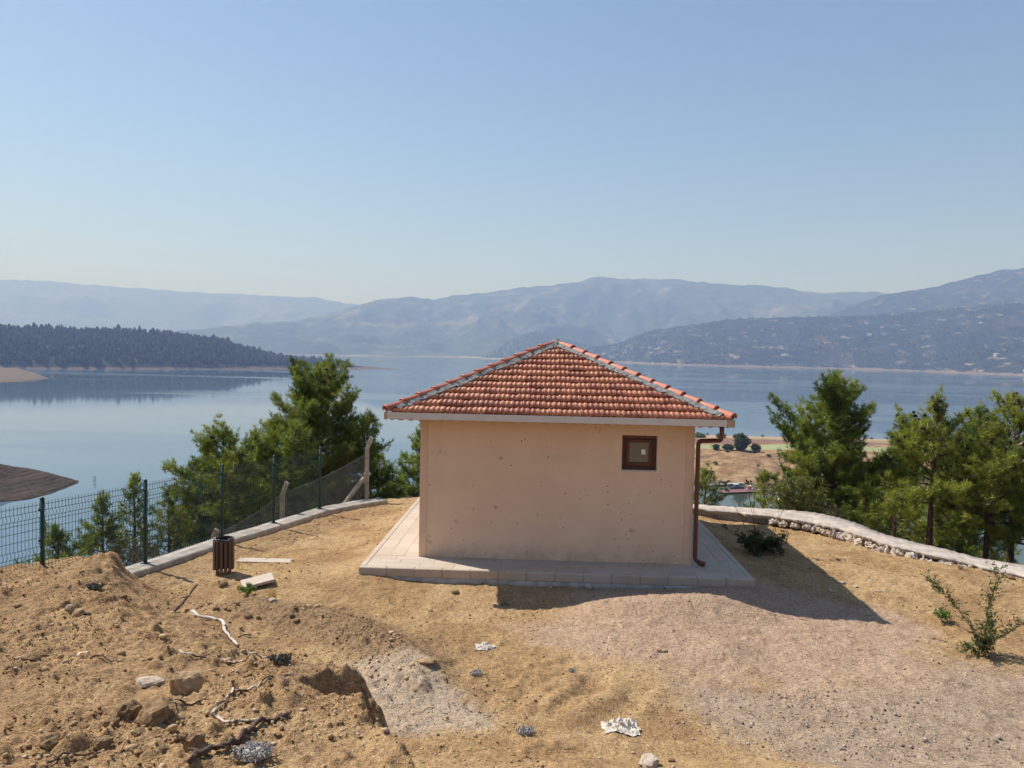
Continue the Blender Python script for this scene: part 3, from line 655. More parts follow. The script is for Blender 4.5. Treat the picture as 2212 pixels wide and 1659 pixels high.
# roof
EX0, EX1, EY0, EY1 = -.52, 5.62, -.64, 5.74
AX, AY = 2.55, 2.55
EZ, RISE = 2.79, 1.31
roof = MB()
soff = [(EX0+.03, EY0+.08, 2.675), (EX1-.03, EY0+.08, 2.675), (EX1-.03, EY1-.05, 2.675), (EX0+.03, EY1-.05, 2.675)]
dk = [(EX0+.02, EY0+.02, EZ-.03), (EX1-.02, EY0+.02, EZ-.03), (EX1-.02, EY1-.02, EZ-.03), (EX0+.02, EY1-.02, EZ-.03), (AX, AY, EZ+RISE-.035)]
roof.add(soff + dk, [(3, 2, 1, 0), (0, 1, 5, 4), (1, 2, 6, 5), (2, 3, 7, 6), (3, 0, 4, 7), (4, 5, 8), (5, 6, 8), (6, 7, 8), (7, 4, 8)])
roof = roof.build('roof', M['deck'], house)
def scallop(a, b, nv=36):
    """a hanging board with a wavy lower edge"""
    m = MB(); a = Vector(a); b = Vector(b); L = (b-a).length; d = (b-a)/L; nrm = Vector((0, 0, 1)).cross(d)*.011
    k = int(L/.015); V = []
    for i in range(k+1):
        q = a + d*(L*i/k); zz = -.030 - .012*math.cos(2*math.pi*(L*i/k)/.185)
        V += [q + Vector((0, 0, .03)), q + Vector((0, 0, zz)), q + nrm + Vector((0, 0, .03)), q + nrm + Vector((0, 0, zz))]
    F = []
    for i in range(k):
        j = i*4
        F += [(j, j+1, j+5, j+4), (j+2, j+6, j+7, j+3), (j+1, j+3, j+7, j+5), (j, j+4, j+6, j+2)]
    return m.add(V, F)
scallop((EX0+.05, EY0+.09, 2.665), (EX1-.08, EY0+.09, 2.665)).build('valance', M['valance'], roof)
scallop((EX1-.04, EY0+.10, 2.665), (EX1-.04, EY1-.1, 2.665)).build('valance', M['valance'], roof)
scallop((EX0+.04, EY1-.1, 2.665), (EX0+.04, EY0+.10, 2.665)).build('valance', M['valance'], roof)
# gutter along the front
g = MB()
gp = [(-.0, 2.785), (-.0, 2.665), (.085, 2.655), (.105, 2.76), (.098, 2.76), (.080, 2.662), (.006, 2.671), (.006, 2.779)]
gx0, gx1, gv = -.505, 5.525, EY0-.045
V = [(x, gv+p_[0], p_[1]) for x in (gx0, gx1) for p_ in gp]
g.add(V, [(i, (i+1) % 8, 8+(i+1) % 8, 8+i) for i in range(8)] + [tuple(range(7, -1, -1)), tuple(range(8, 16))])
gut = g.build('gutter', M['gutter'], roof)
for k, (a, b) in enumerate(((-.565, -.508), (5.528, 5.665))):
    m = MB().box(a, gv-.006, 2.650, b, gv+.11, 2.790); o = m.build('gutter_end', M['gutter_end'], gut); bevel(o, .008, 2)
for k in range(9):
    x = -.12 + k*.64
    MB().box(x, gv-.006, 2.652, x+.028, gv+.004, 2.791).build('gutter_joint', M['gutter'], gut)
# downpipe
def rounded(pts, r, n=5):
    P = [Vector(p) for p in pts]; out = [P[0]]
    for i in range(1, len(P)-1):
        a, b, c = P[i-1], P[i], P[i+1]; d0 = (a-b).normalized(); d1 = (c-b).normalized()
        p0, p1 = b + d0*r, b + d1*r
        for k in range(n+1):
            t = k/n; out.append(p0*(1-t)**2 + b*2*t*(1-t) + p1*t*t)
    return out + [P[-1]]
dp = rounded([(5.45, gv+.05, 2.66), (5.45, gv+.05, 2.415), (5.165, -.055, 2.33), (5.165, -.055, .10), (5.30, -.10, .055)], .085)
pipe = MB().tube(dp, .041, 12).build('downpipe', M['pipe'], house, True)
MB().tube([(5.22, -.075, .068), (5.345, -.115, .047)], .047, 12).build('outlet_elbow', M['pipe'], pipe, True)
for z in (1.9, .75): MB().tube([(5.165, -.055, z-.015), (5.165, -.055, z+.015)], .046, 12).build('pipe_clip', M['pipe'], pipe, True)
# tiles of one slope: local frame s along eave, t up the slope
TW, TR = .191, .288
SL = math.hypot(AY-EY0, RISE)
def tile_mesh(clip=None, sh=0.0):
    """one interlocking double roll tile, s 0..TW, t 0..TR*1.12; clip = list of (point, normal) in the slope plane"""
    prof = [(.0, .004), (.007, .011), (.022, .012), (.032, .004), (.046, -.006), (.066, -.008), (.080, -.003), (.090, .007), (.104, .010), (.116, .005), (.130, -.006), (.150, -.008), (.166, -.002), (.180, .008), (TW-.004, .009), (TW, .003)]
    n_ = len(prof); V = []; F = []
    for t, lift in ((0.0, .055), (TR*1.1, .002)):
        for s, h in prof: V.append((s, t, h*.8 + lift))
    for s, h in prof: V.append((s, .006, h*.8 + .012))
    F += [(i, i+1, n_+i+1, n_+i) for i in range(n_-1)] + [(2*n_+i, 2*n_+i+1, i+1, i) for i in range(n_-1)]
    bm = bmesh.new(); vs = [bm.verts.new(v) for v in V]
    for f in F: bm.faces.new([vs[i] for i in f])
    for co, no in (clip or []):
        bmesh.ops.bisect_plane(bm, geom=list(bm.verts)+list(bm.edges)+list(bm.faces), plane_co=co, plane_no=no, clear_outer=True)
    me = bpy.data.meshes.new('roof_tile'); bm.to_mesh(me); ok = len(bm.faces) > 0; bm.free()
    for p_ in me.polygons: p_.use_smooth = True
    me.materials.append(M['tile'])
    return me if ok else None
full_tile = tile_mesh()
def slope(half, frame, separate):
    """lay tiles on a triangular slope of eave length 2*half and height SL"""
    joined = bmesh.new()
    rt = random.Random(3)
    for r in range(12):
        t0 = r*TR - .03
        off = (r % 2)*TW/2 + .03
        k0 = int(-half/TW) - 2
        for k in range(k0, -k0+1):
            s0 = k*TW + off
            def lim(t): return half*(1 - t/SL) - .055
            tm = t0 + TR*1.1
            if s0 > lim(t0) or s0+TW < -lim(t0): continue
            cl = []
            if s0+TW > lim(tm): cl.append((Vector((lim(0)-s0, -t0, 0)), Vector((SL, half, 0)).normalized()))
            if s0 < -lim(tm): cl.append((Vector((-lim(0)-s0, -t0, 0)), Vector((-SL, half, 0)).normalized()))
            if tm > SL - .05: cl.append((Vector((0, SL-.05-t0, 0)), Vector((0, 1, 0))))
            me = tile_mesh(cl) if cl else full_tile
            if me is None or len(me.polygons) < 4: continue
            loc = Matrix.Translation((s0 + rt.uniform(-.002, .002), t0 + rt.uniform(-.005, .005), rt.uniform(-.005, .005))) @ Matrix.Rotation(rt.uniform(-.014, .014), 4, 'Z') @ Matrix.Rotation(rt.uniform(-.02, .02), 4, 'X')
            if separate:
                o = link('roof_tile', me, None, roof); o.matrix_local = frame @ loc
            else:
                tmp = me.copy(); tmp.transform(frame @ loc); joined.from_mesh(tmp); bpy.data.meshes.remove(tmp)
    if not separate:
        me = bpy.data.meshes.new('roof_tiles'); joined.to_mesh(me); me.materials.append(M['tile'])
        tag(link('roof_tiles', me, None, roof), kind='stuff')
    joined.free()
def slope_frame(eave_mid, along, inward):
    a = Vector(along).normalized(); up = (Vector(inward).normalized()*(AY-EY0) + Vector((0, 0, RISE))).normalized(); nn = a.cross(up)
    Mx = Matrix((a, up, nn)).transposed().to_4x4(); Mx.translation = Vector(eave_mid); return Mx
cxm, cym = (EX0+EX1)/2, (EY0+EY1)/2
slope((EX1-EX0)/2, slope_frame((cxm, EY0, EZ), (1, 0, 0), (0, 1, 0)), True)
slope((EY1-EY0)/2, slope_frame((EX1, cym, EZ), (0, 1, 0), (-1, 0, 0)), False)
slope((EX1-EX0)/2, slope_frame((cxm, EY1, EZ), (-1, 0, 0), (0, -1, 0)), False)
slope((EY1-EY0)/2, slope_frame((EX0, cym, EZ), (0, -1, 0), (1, 0, 0)), False)
# hips: barrel tiles with collars, bedded in mortar
def barrel():
    m = MB(); V = []; n_ = 9
    st = [(-.02, .090), (.0, .095), (.032, .097), (.038, .081), (.42, .070)]
    for t, r in st:
        for k in range(n_):
            a = math.pi*(-.06 + 1.12*k/(n_-1)); V.append((r*math.cos(a), t, r*.95*math.sin(a)))
    for t, r in (st[0], st[-1]):
        for k in range(n_):
            a = math.pi*(-.06 + 1.12*k/(n_-1)); V.append(((r-.016)*math.cos(a), t, (r-.016)*.95*math.sin(a)))
    q = len(st)*n_
    F = [(i*n_+k, i*n_+k+1, (i+1)*n_+k+1, (i+1)*n_+k) for i in range(len(st)-1) for k in range(n_-1)]
    F += [(q+k, q+k+1, k+1, k) for k in range(n_-1)] + [(q+n_+k, q+n_+k+1, q+k+1, q+k) for k in range(n_-1)]
    me = m.add(V, F).mesh('hip_tile', True); me.materials.append(M['hip']); return me
hipme = barrel()
apex = Vector((AX, AY, EZ+RISE))
for ci, (ex, ey) in enumerate(((EX0, EY0), (EX1, EY0), (EX1, EY1), (EX0, EY1))):
    a = Vector((ex, ey, EZ)); d = apex - a; L = d.length; d.normalize()
    side = d.cross(Vector((0, 0, 1))).normalized(); up = side.cross(d)
    st = (L - .12)/12
    for k in range(12):
        Mx = Matrix((side, d, up)).transposed().to_4x4(); Mx.translation = a + d*(k*st - .01) + up*(.045 + rng.uniform(-.004, .004))
        Mx = Mx @ Matrix.Rotation(rng.uniform(-.02, .02), 4, 'Z') @ Matrix.Rotation(-.035, 4, 'X')
        o = link('hip_tile', hipme, None, roof); o.matrix_local = Mx
    # mortar fillets, ragged, on both flanks
    for sg in (-1, 1):
        m = MB(); V = []; nn_ = 90; rr = random.Random(ci*7+sg)
        horiz = Vector((0, 0, 1)).cross(d); horiz.z = 0
        face_in = (Vector((1, 0, 0)) if abs(1) else None)
        # direction lying in the neighbouring slope, square to the hip
        nrm_a = Vector((0, -RISE, AY-EY0)) if ey == EY0 else Vector((0, RISE, AY-EY0))
        nrm_b = Vector((-RISE, 0, AX-EX0)) if ex == EX0 else Vector((RISE, 0, AX-EX0))
        flank = 1 if (side.dot(Vector((0, -1, 0) if ey == EY0 else (0, 1, 0))) > 0) else -1
        nrm = (nrm_a if sg == flank else nrm_b).normalized()
        q = nrm.cross(d).normalized()
        if q.dot(side*sg) < 0: q = -q
        w = 0
        for i in range(nn_+1):
            w = .6*w + .4*rr.uniform(-.05, .06)
            t = .16 + (L-.2)*i/nn_
            base = a + d*t
            hgt = .052 + rr.uniform(-.008, .012)
            V += [base + q*.045 + nrm*.085, base + q*(.105 + .3*w) + nrm*(hgt+.008), base + q*(.150 + w + rr.uniform(-.022, .022)) + nrm*hgt, base + q*(.157 + w) + nrm*.0]
        F = [(i*4+k, i*4+k+1, i*4+k+5, i*4+k+4) for i in range(nn_) for k in range(3)]
        m.add(V, F).build('mortar', M['mortar'], roof)
m = MB(); V = []; F = []
for i in range(7):
    for k in range(12):
        th = math.pi*.5*i/6; ph = 2*math.pi*k/12; rr_ = .17*(1 + .25*rng.uniform(-1, 1))
        V.append((AX + rr_*math.sin(th)*math.cos(ph), AY + rr_*math.sin(th)*math.sin(ph), EZ+RISE+.03 + .10*math.cos(th) - .05*math.sin(th)))
F = [(i*12+k, i*12+(k+1) % 12, (i+1)*12+(k+1) % 12, (i+1)*12+k) for i in range(6) for k in range(12)]
m.add(V, F).build('apex_mortar', M['mortar'], roof)

# ---------------------------------------------------------------- paved plinth round the house
plinth = empty('paved_plinth', (HX, HY, 0), HYAW)
tag(plinth, 'beige stone paving strip around the small house', kind='structure')
PX0, PX1, PY0, PY1 = -.96, 6.07, -.83, 6.2
MB().box(PX0+.03, PY0+.03, -.6, PX1-.03, PY1-.03, -.030).build('bed', M['joint'], plinth)
def slab(x0, y0, x1, y1, z0=-.03, z1=0.0, bev=.003, nm='paving_slab'):
    dz = rng.uniform(-.0025, .0025)
    o = MB().box(x0+.0017, y0+.0017, z0, x1-.0017, y1-.0017, z1+dz).build(nm, M['slab'], plinth)
    return bevel(o, bev, 1)
CW = .11
def coping(horizontal, a, b, c0, c1):
    L = b-a; k = max(1, round(L/.50)); st = L/k
    for i in range(k):
        if horizontal: o = slab(a+i*st, c0, a+(i+1)*st, c1, -.155, .004, .012, 'edge_stone')
        else: o = slab(c0, a+i*st, c1, a+(i+1)*st, -.155, .004, .012, 'edge_stone')
coping(True, PX0, PX1, PY0, PY0+CW); coping(True, PX0, PX1, PY1-CW, PY1)
coping(False, PY0+CW, PY1-CW, PX0, PX0+CW); coping(False, PY0+CW, PY1-CW, PX1-CW, PX1)
def strip(horizontal, a, b, c0, c1, rows):
    h = (c1-c0)/rows
    for r in range(rows):
        t = a; first = True
        while t < b-.001:
            L = (rng.uniform(.25, .6) if first else .62); first = False
            e = min(b, t+L)
            if b-e < .1: e = b
            if horizontal: slab(t, c0+r*h, e, c0+(r+1)*h)
            else: slab(c0+r*h, t, c0+(r+1)*h, e)
            t = e
strip(True, PX0+CW, PX1-CW, PY0+CW, -.001, 3)
strip(False, 0, PY1-CW, PX0+CW, -.012, 3)
strip(False, 0, PY1-CW, W+.012, PX1-CW, 3)
strip(True, 0, W, W+.012, PY1-CW, 3)
# cement skirt under the edge stones
m = MB(); V = []; k = 60
for i in range(k+1):
    x = PX0+.02 + (PX1-PX0-.04)*i/k; j = .03*math.sin(i*1.7)*.5 + rng.uniform(-.012, .012)
    V += [(x, PY0+.012, -.15), (x, PY0-.02+j*.4, -.20), (x, PY0-.05+j, -.42)]
m.add(V, [(i*3+q, i*3+q+1, i*3+q+4, i*3+q+3) for i in range(k) for q in range(2)]).build('cement_skirt', M['concrete'], plinth)

# ---------------------------------------------------------------- kerb and green mesh fence on the left
def gz(x, y): return float(ground_z(np.array([x]), np.array([y]), False)[0])
KZ = -.14
def offset_line(P, d):
    out = []
    for i, p in enumerate(P):
        a = P[max(i-1, 0)]; b = P[min(i+1, len(P)-1)]
        t = Vector((b[0]-a[0], b[1]-a[1])).normalized(); out.append((p[0] + t.y*d, p[1] - t.x*d))
    return out
kl = [(-7.0, 13.1), (-6.72, 13.8), (-6.05, 15.75), (-5.42, 17.2), (-4.78, 18.85), (-4.1, 19.75), (-3.5, 20.35)]
kerbpts = []
for i in range(len(kl)-1):
    for k in range(8):
        t = k/8; kerbpts.append((kl[i][0]*(1-t)+kl[i+1][0]*t, kl[i][1]*(1-t)+kl[i+1][1]*t))
kerbpts.append(kl[-1])
A = offset_line(kerbpts, .30); B = offset_line(kerbpts, -.14)
V = []; rk = random.Random(5)
for (a, b) in zip(A, B):
    j = rk.uniform(-.008, .008)
    V += [(a[0]+.02, a[1], -.55), (a[0], a[1], KZ-.015+j), (a[0]-.02, a[1]+.005, KZ+j*.5), (b[0], b[1], KZ+rk.uniform(-.01, .01)), (b[0], b[1], -.9)]
nn_ = len(A)
F = [(i*5+k, (i+1)*5+k, (i+1)*5+k+1, i*5+k+1) for i in range(nn_-1) for k in range(4)] + [(0, 1, 2, 3, 4), tuple((nn_-1)*5+k for k in (4, 3, 2, 1, 0))]
kerb = MB().add(V, F).build('concrete_kerb', M['concrete'])
tag(kerb, 'low concrete kerb carrying the green mesh fence', 'kerb')

fence = empty('mesh_fence', (-6.72, 13.8, KZ))
tag(fence, 'dark green welded mesh fence with round posts on concrete kerb', 'fence')
fo = Vector((-6.72, 13.8, KZ))
posts = [(-8.85, 9.95), (-8.15, 10.75), (-7.5, 12.0), (-6.72, 13.8), (-6.05, 15.75), (-5.42, 17.2), (-4.78, 18.85)]
posts = [(-8.3, 10.1)] + posts[2:]
FH = 1.53
for (x, y) in posts:
    p = Vector((x, y, KZ-.25)) - fo
    top = Vector((x, y, KZ+FH)) - fo
    po = MB().tube([p, top], .032, 12).build('post', M['fencegreen'], fence, True)
    MB().tube([top, top+Vector((0, 0, .012)), top+Vector((0, 0, .045))], [.037, .036, .006], 12).build('post_cap', M['fencegreen'], po, True)
    for z in (.3, .85, 1.35): MB().box(p.x-.03, p.y-.055, p.z+.25+z, p.x+.03, p.y-.02, p.z+.29+z).build('clamp', M['fencegreen'], po)
    if y > 13: MB().box(p.x-.07, p.y-.06, .0, p.x+.07, p.y+.06, .008).build('base_plate', M['fencegreen'], po)
def wire_panel(a, b):
    m = MB(); a = Vector((*a, KZ)) - fo; b = Vector((*b, KZ)) - fo
    d = b-a; L = d.length; d.normalize(); nrm = Vector((d.y, -d.x, 0))
    bends = [.16, .72, 1.30]
    def off(z):
        for zb in bends:
            if abs(z-zb) < .055: return .034*(1 - abs(z-zb)/.055)
        return 0.0
    zs = [.03]
    for zb in bends: zs += [zb-.055, zb, zb+.055]
    zs += [1.50]
    k = int((L-.09)/.058)
    for i in range(k+1):
        q = a + d*(.045 + (L-.09)*i/k)
        m.tube([q + nrm*off(z) + Vector((0, 0, z)) for z in zs], .0042, 4, False)
    for z in (.055, .105, .215, .34, .47, .60, .665, .775, .92, 1.06, 1.18, 1.245, 1.355, 1.45):
        m.tube([a + d*.035 + nrm*(off(z)+.006) + Vector((0, 0, z)), b - d*.035 + nrm*(off(z)+.006) + Vector((0, 0, z))], .0042, 4, False)
    return m.build('wire_panel', M['wiregreen'], fence)
for i in range(len(posts)-1): wire_panel(posts[i], posts[i+1])

# ---------------------------------------------------------------- old concrete posts with sagging chain link
cl = empty('chain_link_fence', (-4.0, 20.3, -.3))
tag(cl, 'sagging chain link fence on bent concrete posts behind the green fence', 'fence')
co_ = Vector((-4.0, 20.3, -.3))
cposts = [(-6.72, 16.9, -1.15, -.55), (-5.62, 18.5, -.95, .27), (-3.93, 20.55, -.6, 1.18)]
for x, y, z0, zt in cposts:
    b = Vector((x, y, z0)) - co_; t = Vector((x, y, zt)) - co_; e = t + Vector((.13, -.05, .32))
    m = MB(); w = .05
    V = [q + Vector((sx*w, sy*w, 0)) for q in (b, t) for sx, sy in ((-1, -1), (1, -1), (1, 1), (-1, 1))] + [e + Vector((sx*w*.95, sy*w, -sx*.03)) for sx, sy in ((-1, -1), (1, -1), (1, 1), (-1, 1))]
    m.add(V, [(3, 2, 1, 0)] + [(r*4+k, r*4+(k+1) % 4, (r+1)*4+(k+1) % 4, (r+1)*4+k) for r in range(2) for k in range(4)] + [(8, 9, 10, 11)])
    bevel(m.build('concrete_post', M['concrete'], cl), .008, 1)
MB().beam(Vector((-4.0, 20.5, .38)) - co_, Vector((-4.55, 19.95, -.42)) - co_, .085, .085).build('brace', M['concrete'], cl)
MB().box(.0, .12, .55, .06, .2, .82).build('brace_block', M['concrete'], cl)
def chain(p00, p10, p01, p11, s=.075):
    """diamond mesh between bottom corners p00,p10 and top corners p01,p11"""
    m = MB(); P = [Vector(p)-co_ for p in (p00, p10, p01, p11)]
    Lh = (P[1]-P[0]).length; Lv = ((P[2]-P[0]).length + (P[3]-P[1]).length)/2
    def at(u, v):
        q = (P[0]*(1-u) + P[1]*u)*(1-v) + (P[2]*(1-u) + P[3]*u)*v
        return q + Vector((.05, -.05, 0))*math.sin(math.pi*u)*v + Vector((0, 0, -.05))*math.sin(math.pi*u)*v
    k = int((Lh+Lv)/s)
    for sg in (1, -1):
        for i in range(-k, k+1):
            c = i*s; pts = []
            for j in range(13):
                h = Lv*j/12; u = (c + sg*h)/Lh
                if 0 <= u <= 1: pts.append(at(u, j/12))
            if len(pts) > 1: m.tube(pts, .0026, 3, False)
    m.tube([at(i/10, 1.0) for i in range(11)], .004, 4, False)
    return m
c1, c2, c3 = cposts
o = chain((c1[0], c1[1], -1.0), (c2[0], c2[1], -.75), (c1[0], c1[1], -.4), (c2[0], c2[1], .30)).build('chain_mesh', M['galv'], cl)
o = chain((c2[0], c2[1], -.75), (c3[0], c3[1], -.45), (c2[0], c2[1], .30), (c3[0], c3[1], 1.05)).build('chain_mesh', M['galv'], cl)

# ---------------------------------------------------------------- stone wall with a lime concrete cap on the right
sw = empty('stone_wall', (7.5, 17.5, -.3))
tag(sw, 'low rubble stone wall with broad pale concrete cap along the yard', 'wall')
so = Vector((7.5, 17.5, -.3))
rk = random.Random(11)
def resample(P, n):
    a = np.array(P, float); s = np.concatenate([[0], np.cumsum(np.hypot(np.diff(a[:, 0]), np.diff(a[:, 1])))]); q = np.linspace(0, s[-1], n)
    return [tuple(float(np.interp(t, s, a[:, k])) for k in range(a.shape[1])) for t in q]
NC = 240
n3 = resample([(x, y, z) for (x, y), z in zip(CAPN, CAPZ)], NC); f3 = resample([(x, y, z) for (x, y), z in zip(CAPF, CAPZ)], NC)
V = []
for i in range(NC):
    a, b = n3[i], f3[i]
    j = .035*math.sin(i*.4)+rk.uniform(-.035, .035)
    th = .085 + rk.uniform(-.02, .03)
    dx, dy = b[0]-a[0], b[1]-a[1]; L = math.hypot(dx, dy); dx /= L; dy /= L
    r1 = rk.uniform(-.010, .010)
    V += [(a[0]-dx*j+dx*.06, a[1]-dy*j+dy*.06, a[2]-th), (a[0]-dx*j, a[1]-dy*j, a[2]-.025), (a[0]-dx*j+dx*.05, a[1]-dy*j+dy*.05, a[2]+r1*.5),
          (a[0]*.5+b[0]*.5, a[1]*.5+b[1]*.5, a[2]+.02+r1), (b[0], b[1], a[2]+.005+r1), (b[0]+dx*.02, b[1]+dy*.02, a[2]-.5), (b[0], b[1], -1.4)]
V = [Vector(v)-so for v in V]
F = [(i*7+k+1, i*7+k, (i+1)*7+k, (i+1)*7+k+1) for i in range(NC-1) for k in range(6)]
cap = MB().add(V, F).build('concrete_cap', M['capwall'], sw, True)
core = []
for i in range(NC):
    a, b = n3[i], f3[i]; t = .16
    core += [(a[0]*(1-t)+b[0]*t, a[1]*(1-t)+b[1]*t, a[2]-.05), (a[0]*(1-t)+b[0]*t, a[1]*(1-t)+b[1]*t, -.75)]
MB().add([Vector(v)-so for v in core], [(i*2, i*2+1, i*2+3, i*2+2) for i in range(NC-1)]).build('wall_core', M['concrete'], sw)
def stone_mesh(seed, sub=2, rough=.28, flat=.0):
    bm = bmesh.new(); bmesh.ops.create_icosphere(bm, subdivisions=sub, radius=.5)
    r = random.Random(seed); ax = [Vector((r.gauss(0, 1), r.gauss(0, 1), r.gauss(0, 1))).normalized() for _ in range(9)]; cut = [r.uniform(.34, .47) for _ in ax]
    for v in bm.verts:
        for a, c_ in zip(ax, cut):
            d = v.co.dot(a)
            if d > c_: v.co -= a*(d-c_)*.9
        k = v.co.normalized()*3.1 + Vector((seed*1.3, seed*.7, 0))
        nz = float(fbm(np.array([k.x+k.z*.7]), np.array([k.y-k.z*.6]), 3, seed)[0])
        v.co *= 1 + rough*nz
        v.co += Vector((r.uniform(-1, 1), r.uniform(-1, 1), r.uniform(-1, 1)))*(.012 if sub < 3 else .007)
    x0 = [min(v.co[i] for v in bm.verts) for i in range(3)]; x1 = [max(v.co[i] for v in bm.verts) for i in range(3)]
    for v in bm.verts:
        for i in range(3): v.co[i] = (v.co[i]-x0[i])/(x1[i]-x0[i]) - .5
    me = bpy.data.meshes.new('stone'); bm.to_mesh(me); bm.free(); return me
SM = [stone_mesh(i, 3, .34) for i in range(8)]
SW = [stone_mesh(i+40, 3, .75) for i in range(8)]
SML = [stone_mesh(i+20, 1, .35) for i in range(6)]
def wm(src, mat, cache={}):
    k = (src.name, mat)
    if k not in cache:
        me = src.copy(); me.materials.append(M[mat]); cache[k] = me
    return cache[k]
i = 60
acc = 0.0
while i < 195:
    a = n3[i]; b = n3[i+1]; t = Vector((b[0]-a[0], b[1]-a[1], 0)); ang = math.atan2(t.y, t.x)
    expo = .10 + .16*math.exp(-((i-113)/34)**2)
    wdt = rk.uniform(.16, .38) if 92 < i < 165 else rk.uniform(.10, .22)
    hgt = expo + rk.uniform(-.03, .05)
    o = link('stone', wm(SW[rk.randrange(8)], 'palerock'), None, sw)
    o.location = Vector((a[0]+.0*t.y, a[1], a[2]-.085-hgt*.42)) - so + Vector((math.cos(ang+math.pi/2)*-.01, math.sin(ang+math.pi/2)*-.01, 0))
    o.scale = (wdt*1.1, rk.uniform(.18, .30), hgt*rk.uniform(.9, 1.35)); o.rotation_euler = (rk.uniform(-.4, .4), rk.uniform(-.5, .5), ang + rk.uniform(-.2, .2))
    st = wdt*.92/max(t.length, .05); acc += st
    i += max(1, int(acc)); acc -= int(acc)

# ---------------------------------------------------------------- waste bin
bx, by, bz, bw, bh = PL['bin'][0]
bin_ = empty('waste_bin', (bx, by, bz-.02), .35)
tag(bin_, 'round brown wooden slat waste bin with black rim by the fence', 'waste bin')
BR = .172; BH = .67
for k in range(14):
    a = 2*math.pi*k/14; c_, s_ = math.cos(a), math.sin(a); z0 = .10 + rng.uniform(-.01, .012); z1 = BH - .035 + rng.uniform(-.01, .01)
    m = MB(); hw = .029; V = []
    for z in (z0, z1):
        for r, t in ((BR-.011, -hw), (BR+.011, -hw), (BR+.011, hw), (BR-.011, hw)): V.append((c_*r - s_*t, s_*r + c_*t, z))
    bevel(m.add(V, [(3, 2, 1, 0), (4, 5, 6, 7)] + [(q, (q+1) % 4, 4+(q+1) % 4, 4+q) for q in range(4)]).build('slat', M['binwood'], bin_), .004, 1)
for k in range(4):
    a = math.pi/4 + k*math.pi/2; r = BR-.022
    MB().beam((math.cos(a)*r, math.sin(a)*r, -.03), (math.cos(a)*r, math.sin(a)*r, BH-.05), .05, .022, (math.cos(a), math.sin(a), 0)).build('leg', M['binwood'], bin_)
def ring(r0, r1, z0, z1, n=28):
    m = MB(); V = []
    for k in range(n):
        a = 2*math.pi*k/n
        for r, z in ((r0, z0), (r1, z0), (r1, z1), (r0, z1)): V.append((math.cos(a)*r, math.sin(a)*r, z))
    return m.add(V, [(k*4+q, ((k+1) % n)*4+q, ((k+1) % n)*4+(q+1) % 4, k*4+(q+1) % 4) for k in range(n) for q in range(4)])
ring(BR-.028, BR+.006, BH-.034, BH-.012).build('rim', M['black'], bin_)
ring(BR-.030, BR-.014, .16, .18).build('hoop', M['black'], bin_)
m = MB(); V = []; n_ = 24
for z, r in ((.13, .10), (.13, BR-.034), (BH-.03, BR-.034)):
    for k in range(n_): a = 2*math.pi*k/n_; V.append((math.cos(a)*r, math.sin(a)*r, z))
m.add(V, [tuple(range(n_))] + [(q*n_+k, q*n_+(k+1) % n_, (q+1)*n_+(k+1) % n_, (q+1)*n_+k) for q in range(2) for k in range(n_)]).build('liner', M['black'], bin_)
m = MB(); V = []; n_ = 40                                  # crumpled bag edge folded over the rim
for k in range(n_):
    a = 2*math.pi*k/n_; j = rng.uniform(-.012, .02)
    for r, z in ((BR-.035, BH-.05), (BR-.022, BH-.005+j), (BR+.004, BH-.012+j), (BR+.012, BH-.05+rng.uniform(-.02, .01))): V.append((math.cos(a)*r, math.sin(a)*r, z))
m.add(V, [(k*4+q, ((k+1) % n_)*4+q, ((k+1) % n_)*4+q+1, k*4+q+1) for k in range(n_) for q in range(3)]).build('bag_edge', M['black'], bin_)

# ---------------------------------------------------------------- loose paving slabs
(x, y, z, w, h), (x2, y2, z2, w2, h2) = PL['slabs']
o = MB().box(-.52, -.15, -.03, .52, .15, .03).build('stone_slab', M['slab']); bevel(o, .006, 1)
o.location = (x, y+.12, z-.008); o.rotation_euler = (-.03, .02, .06)
tag(o, 'long beige paving slab half buried in soil beside the waste bin', 'slab')
o = MB().box(-.27, -.21, -.025, .27, .21, .025).build('stone_slab', M['slab']); bevel(o, .006, 1)
o.location = (x2+.05, y2+.12, z2+.07); o.rotation_euler = (.02, -.17, .42)
tag(o, 'tilted square beige slab lying in front of the waste bin', 'slab')

# ---------------------------------------------------------------- rocks, clods and bits of litter
def rock(src, mat, name, p, label, cat, group=None, sink=.2, depth=None, rz=None):
    x, y, z, w, h = p; d = depth or w*rng.uniform(.7, .95)
    z = float(ground_z(np.array([x, x-w*.3, x+w*.3]), np.array([y+d*.3]*3)).mean())
    o = link(name, wm(src, mat))
    o.scale = (w, d, h*1.15); o.rotation_euler = (rng.uniform(-.12, .12), rng.uniform(-.12, .12), rng.uniform(-3, 3) if rz is None else rz)
    if rz is None: o.scale = (w*.97, w*.9, h*1.15)
    o.location = (x, y + d*.3, z + h*(.5-sink))
    return tag(o, label, cat, group)
rock(SM[1], 'rock', 'rock', PL['rock'][0], 'large ochre boulder on the earth mound', 'rock', rz=.3)
rock(SM[3], 'palerock', 'rock', PL['pale'][0], 'flat whitish rock left of the large ochre boulder', 'rock', rz=.1)
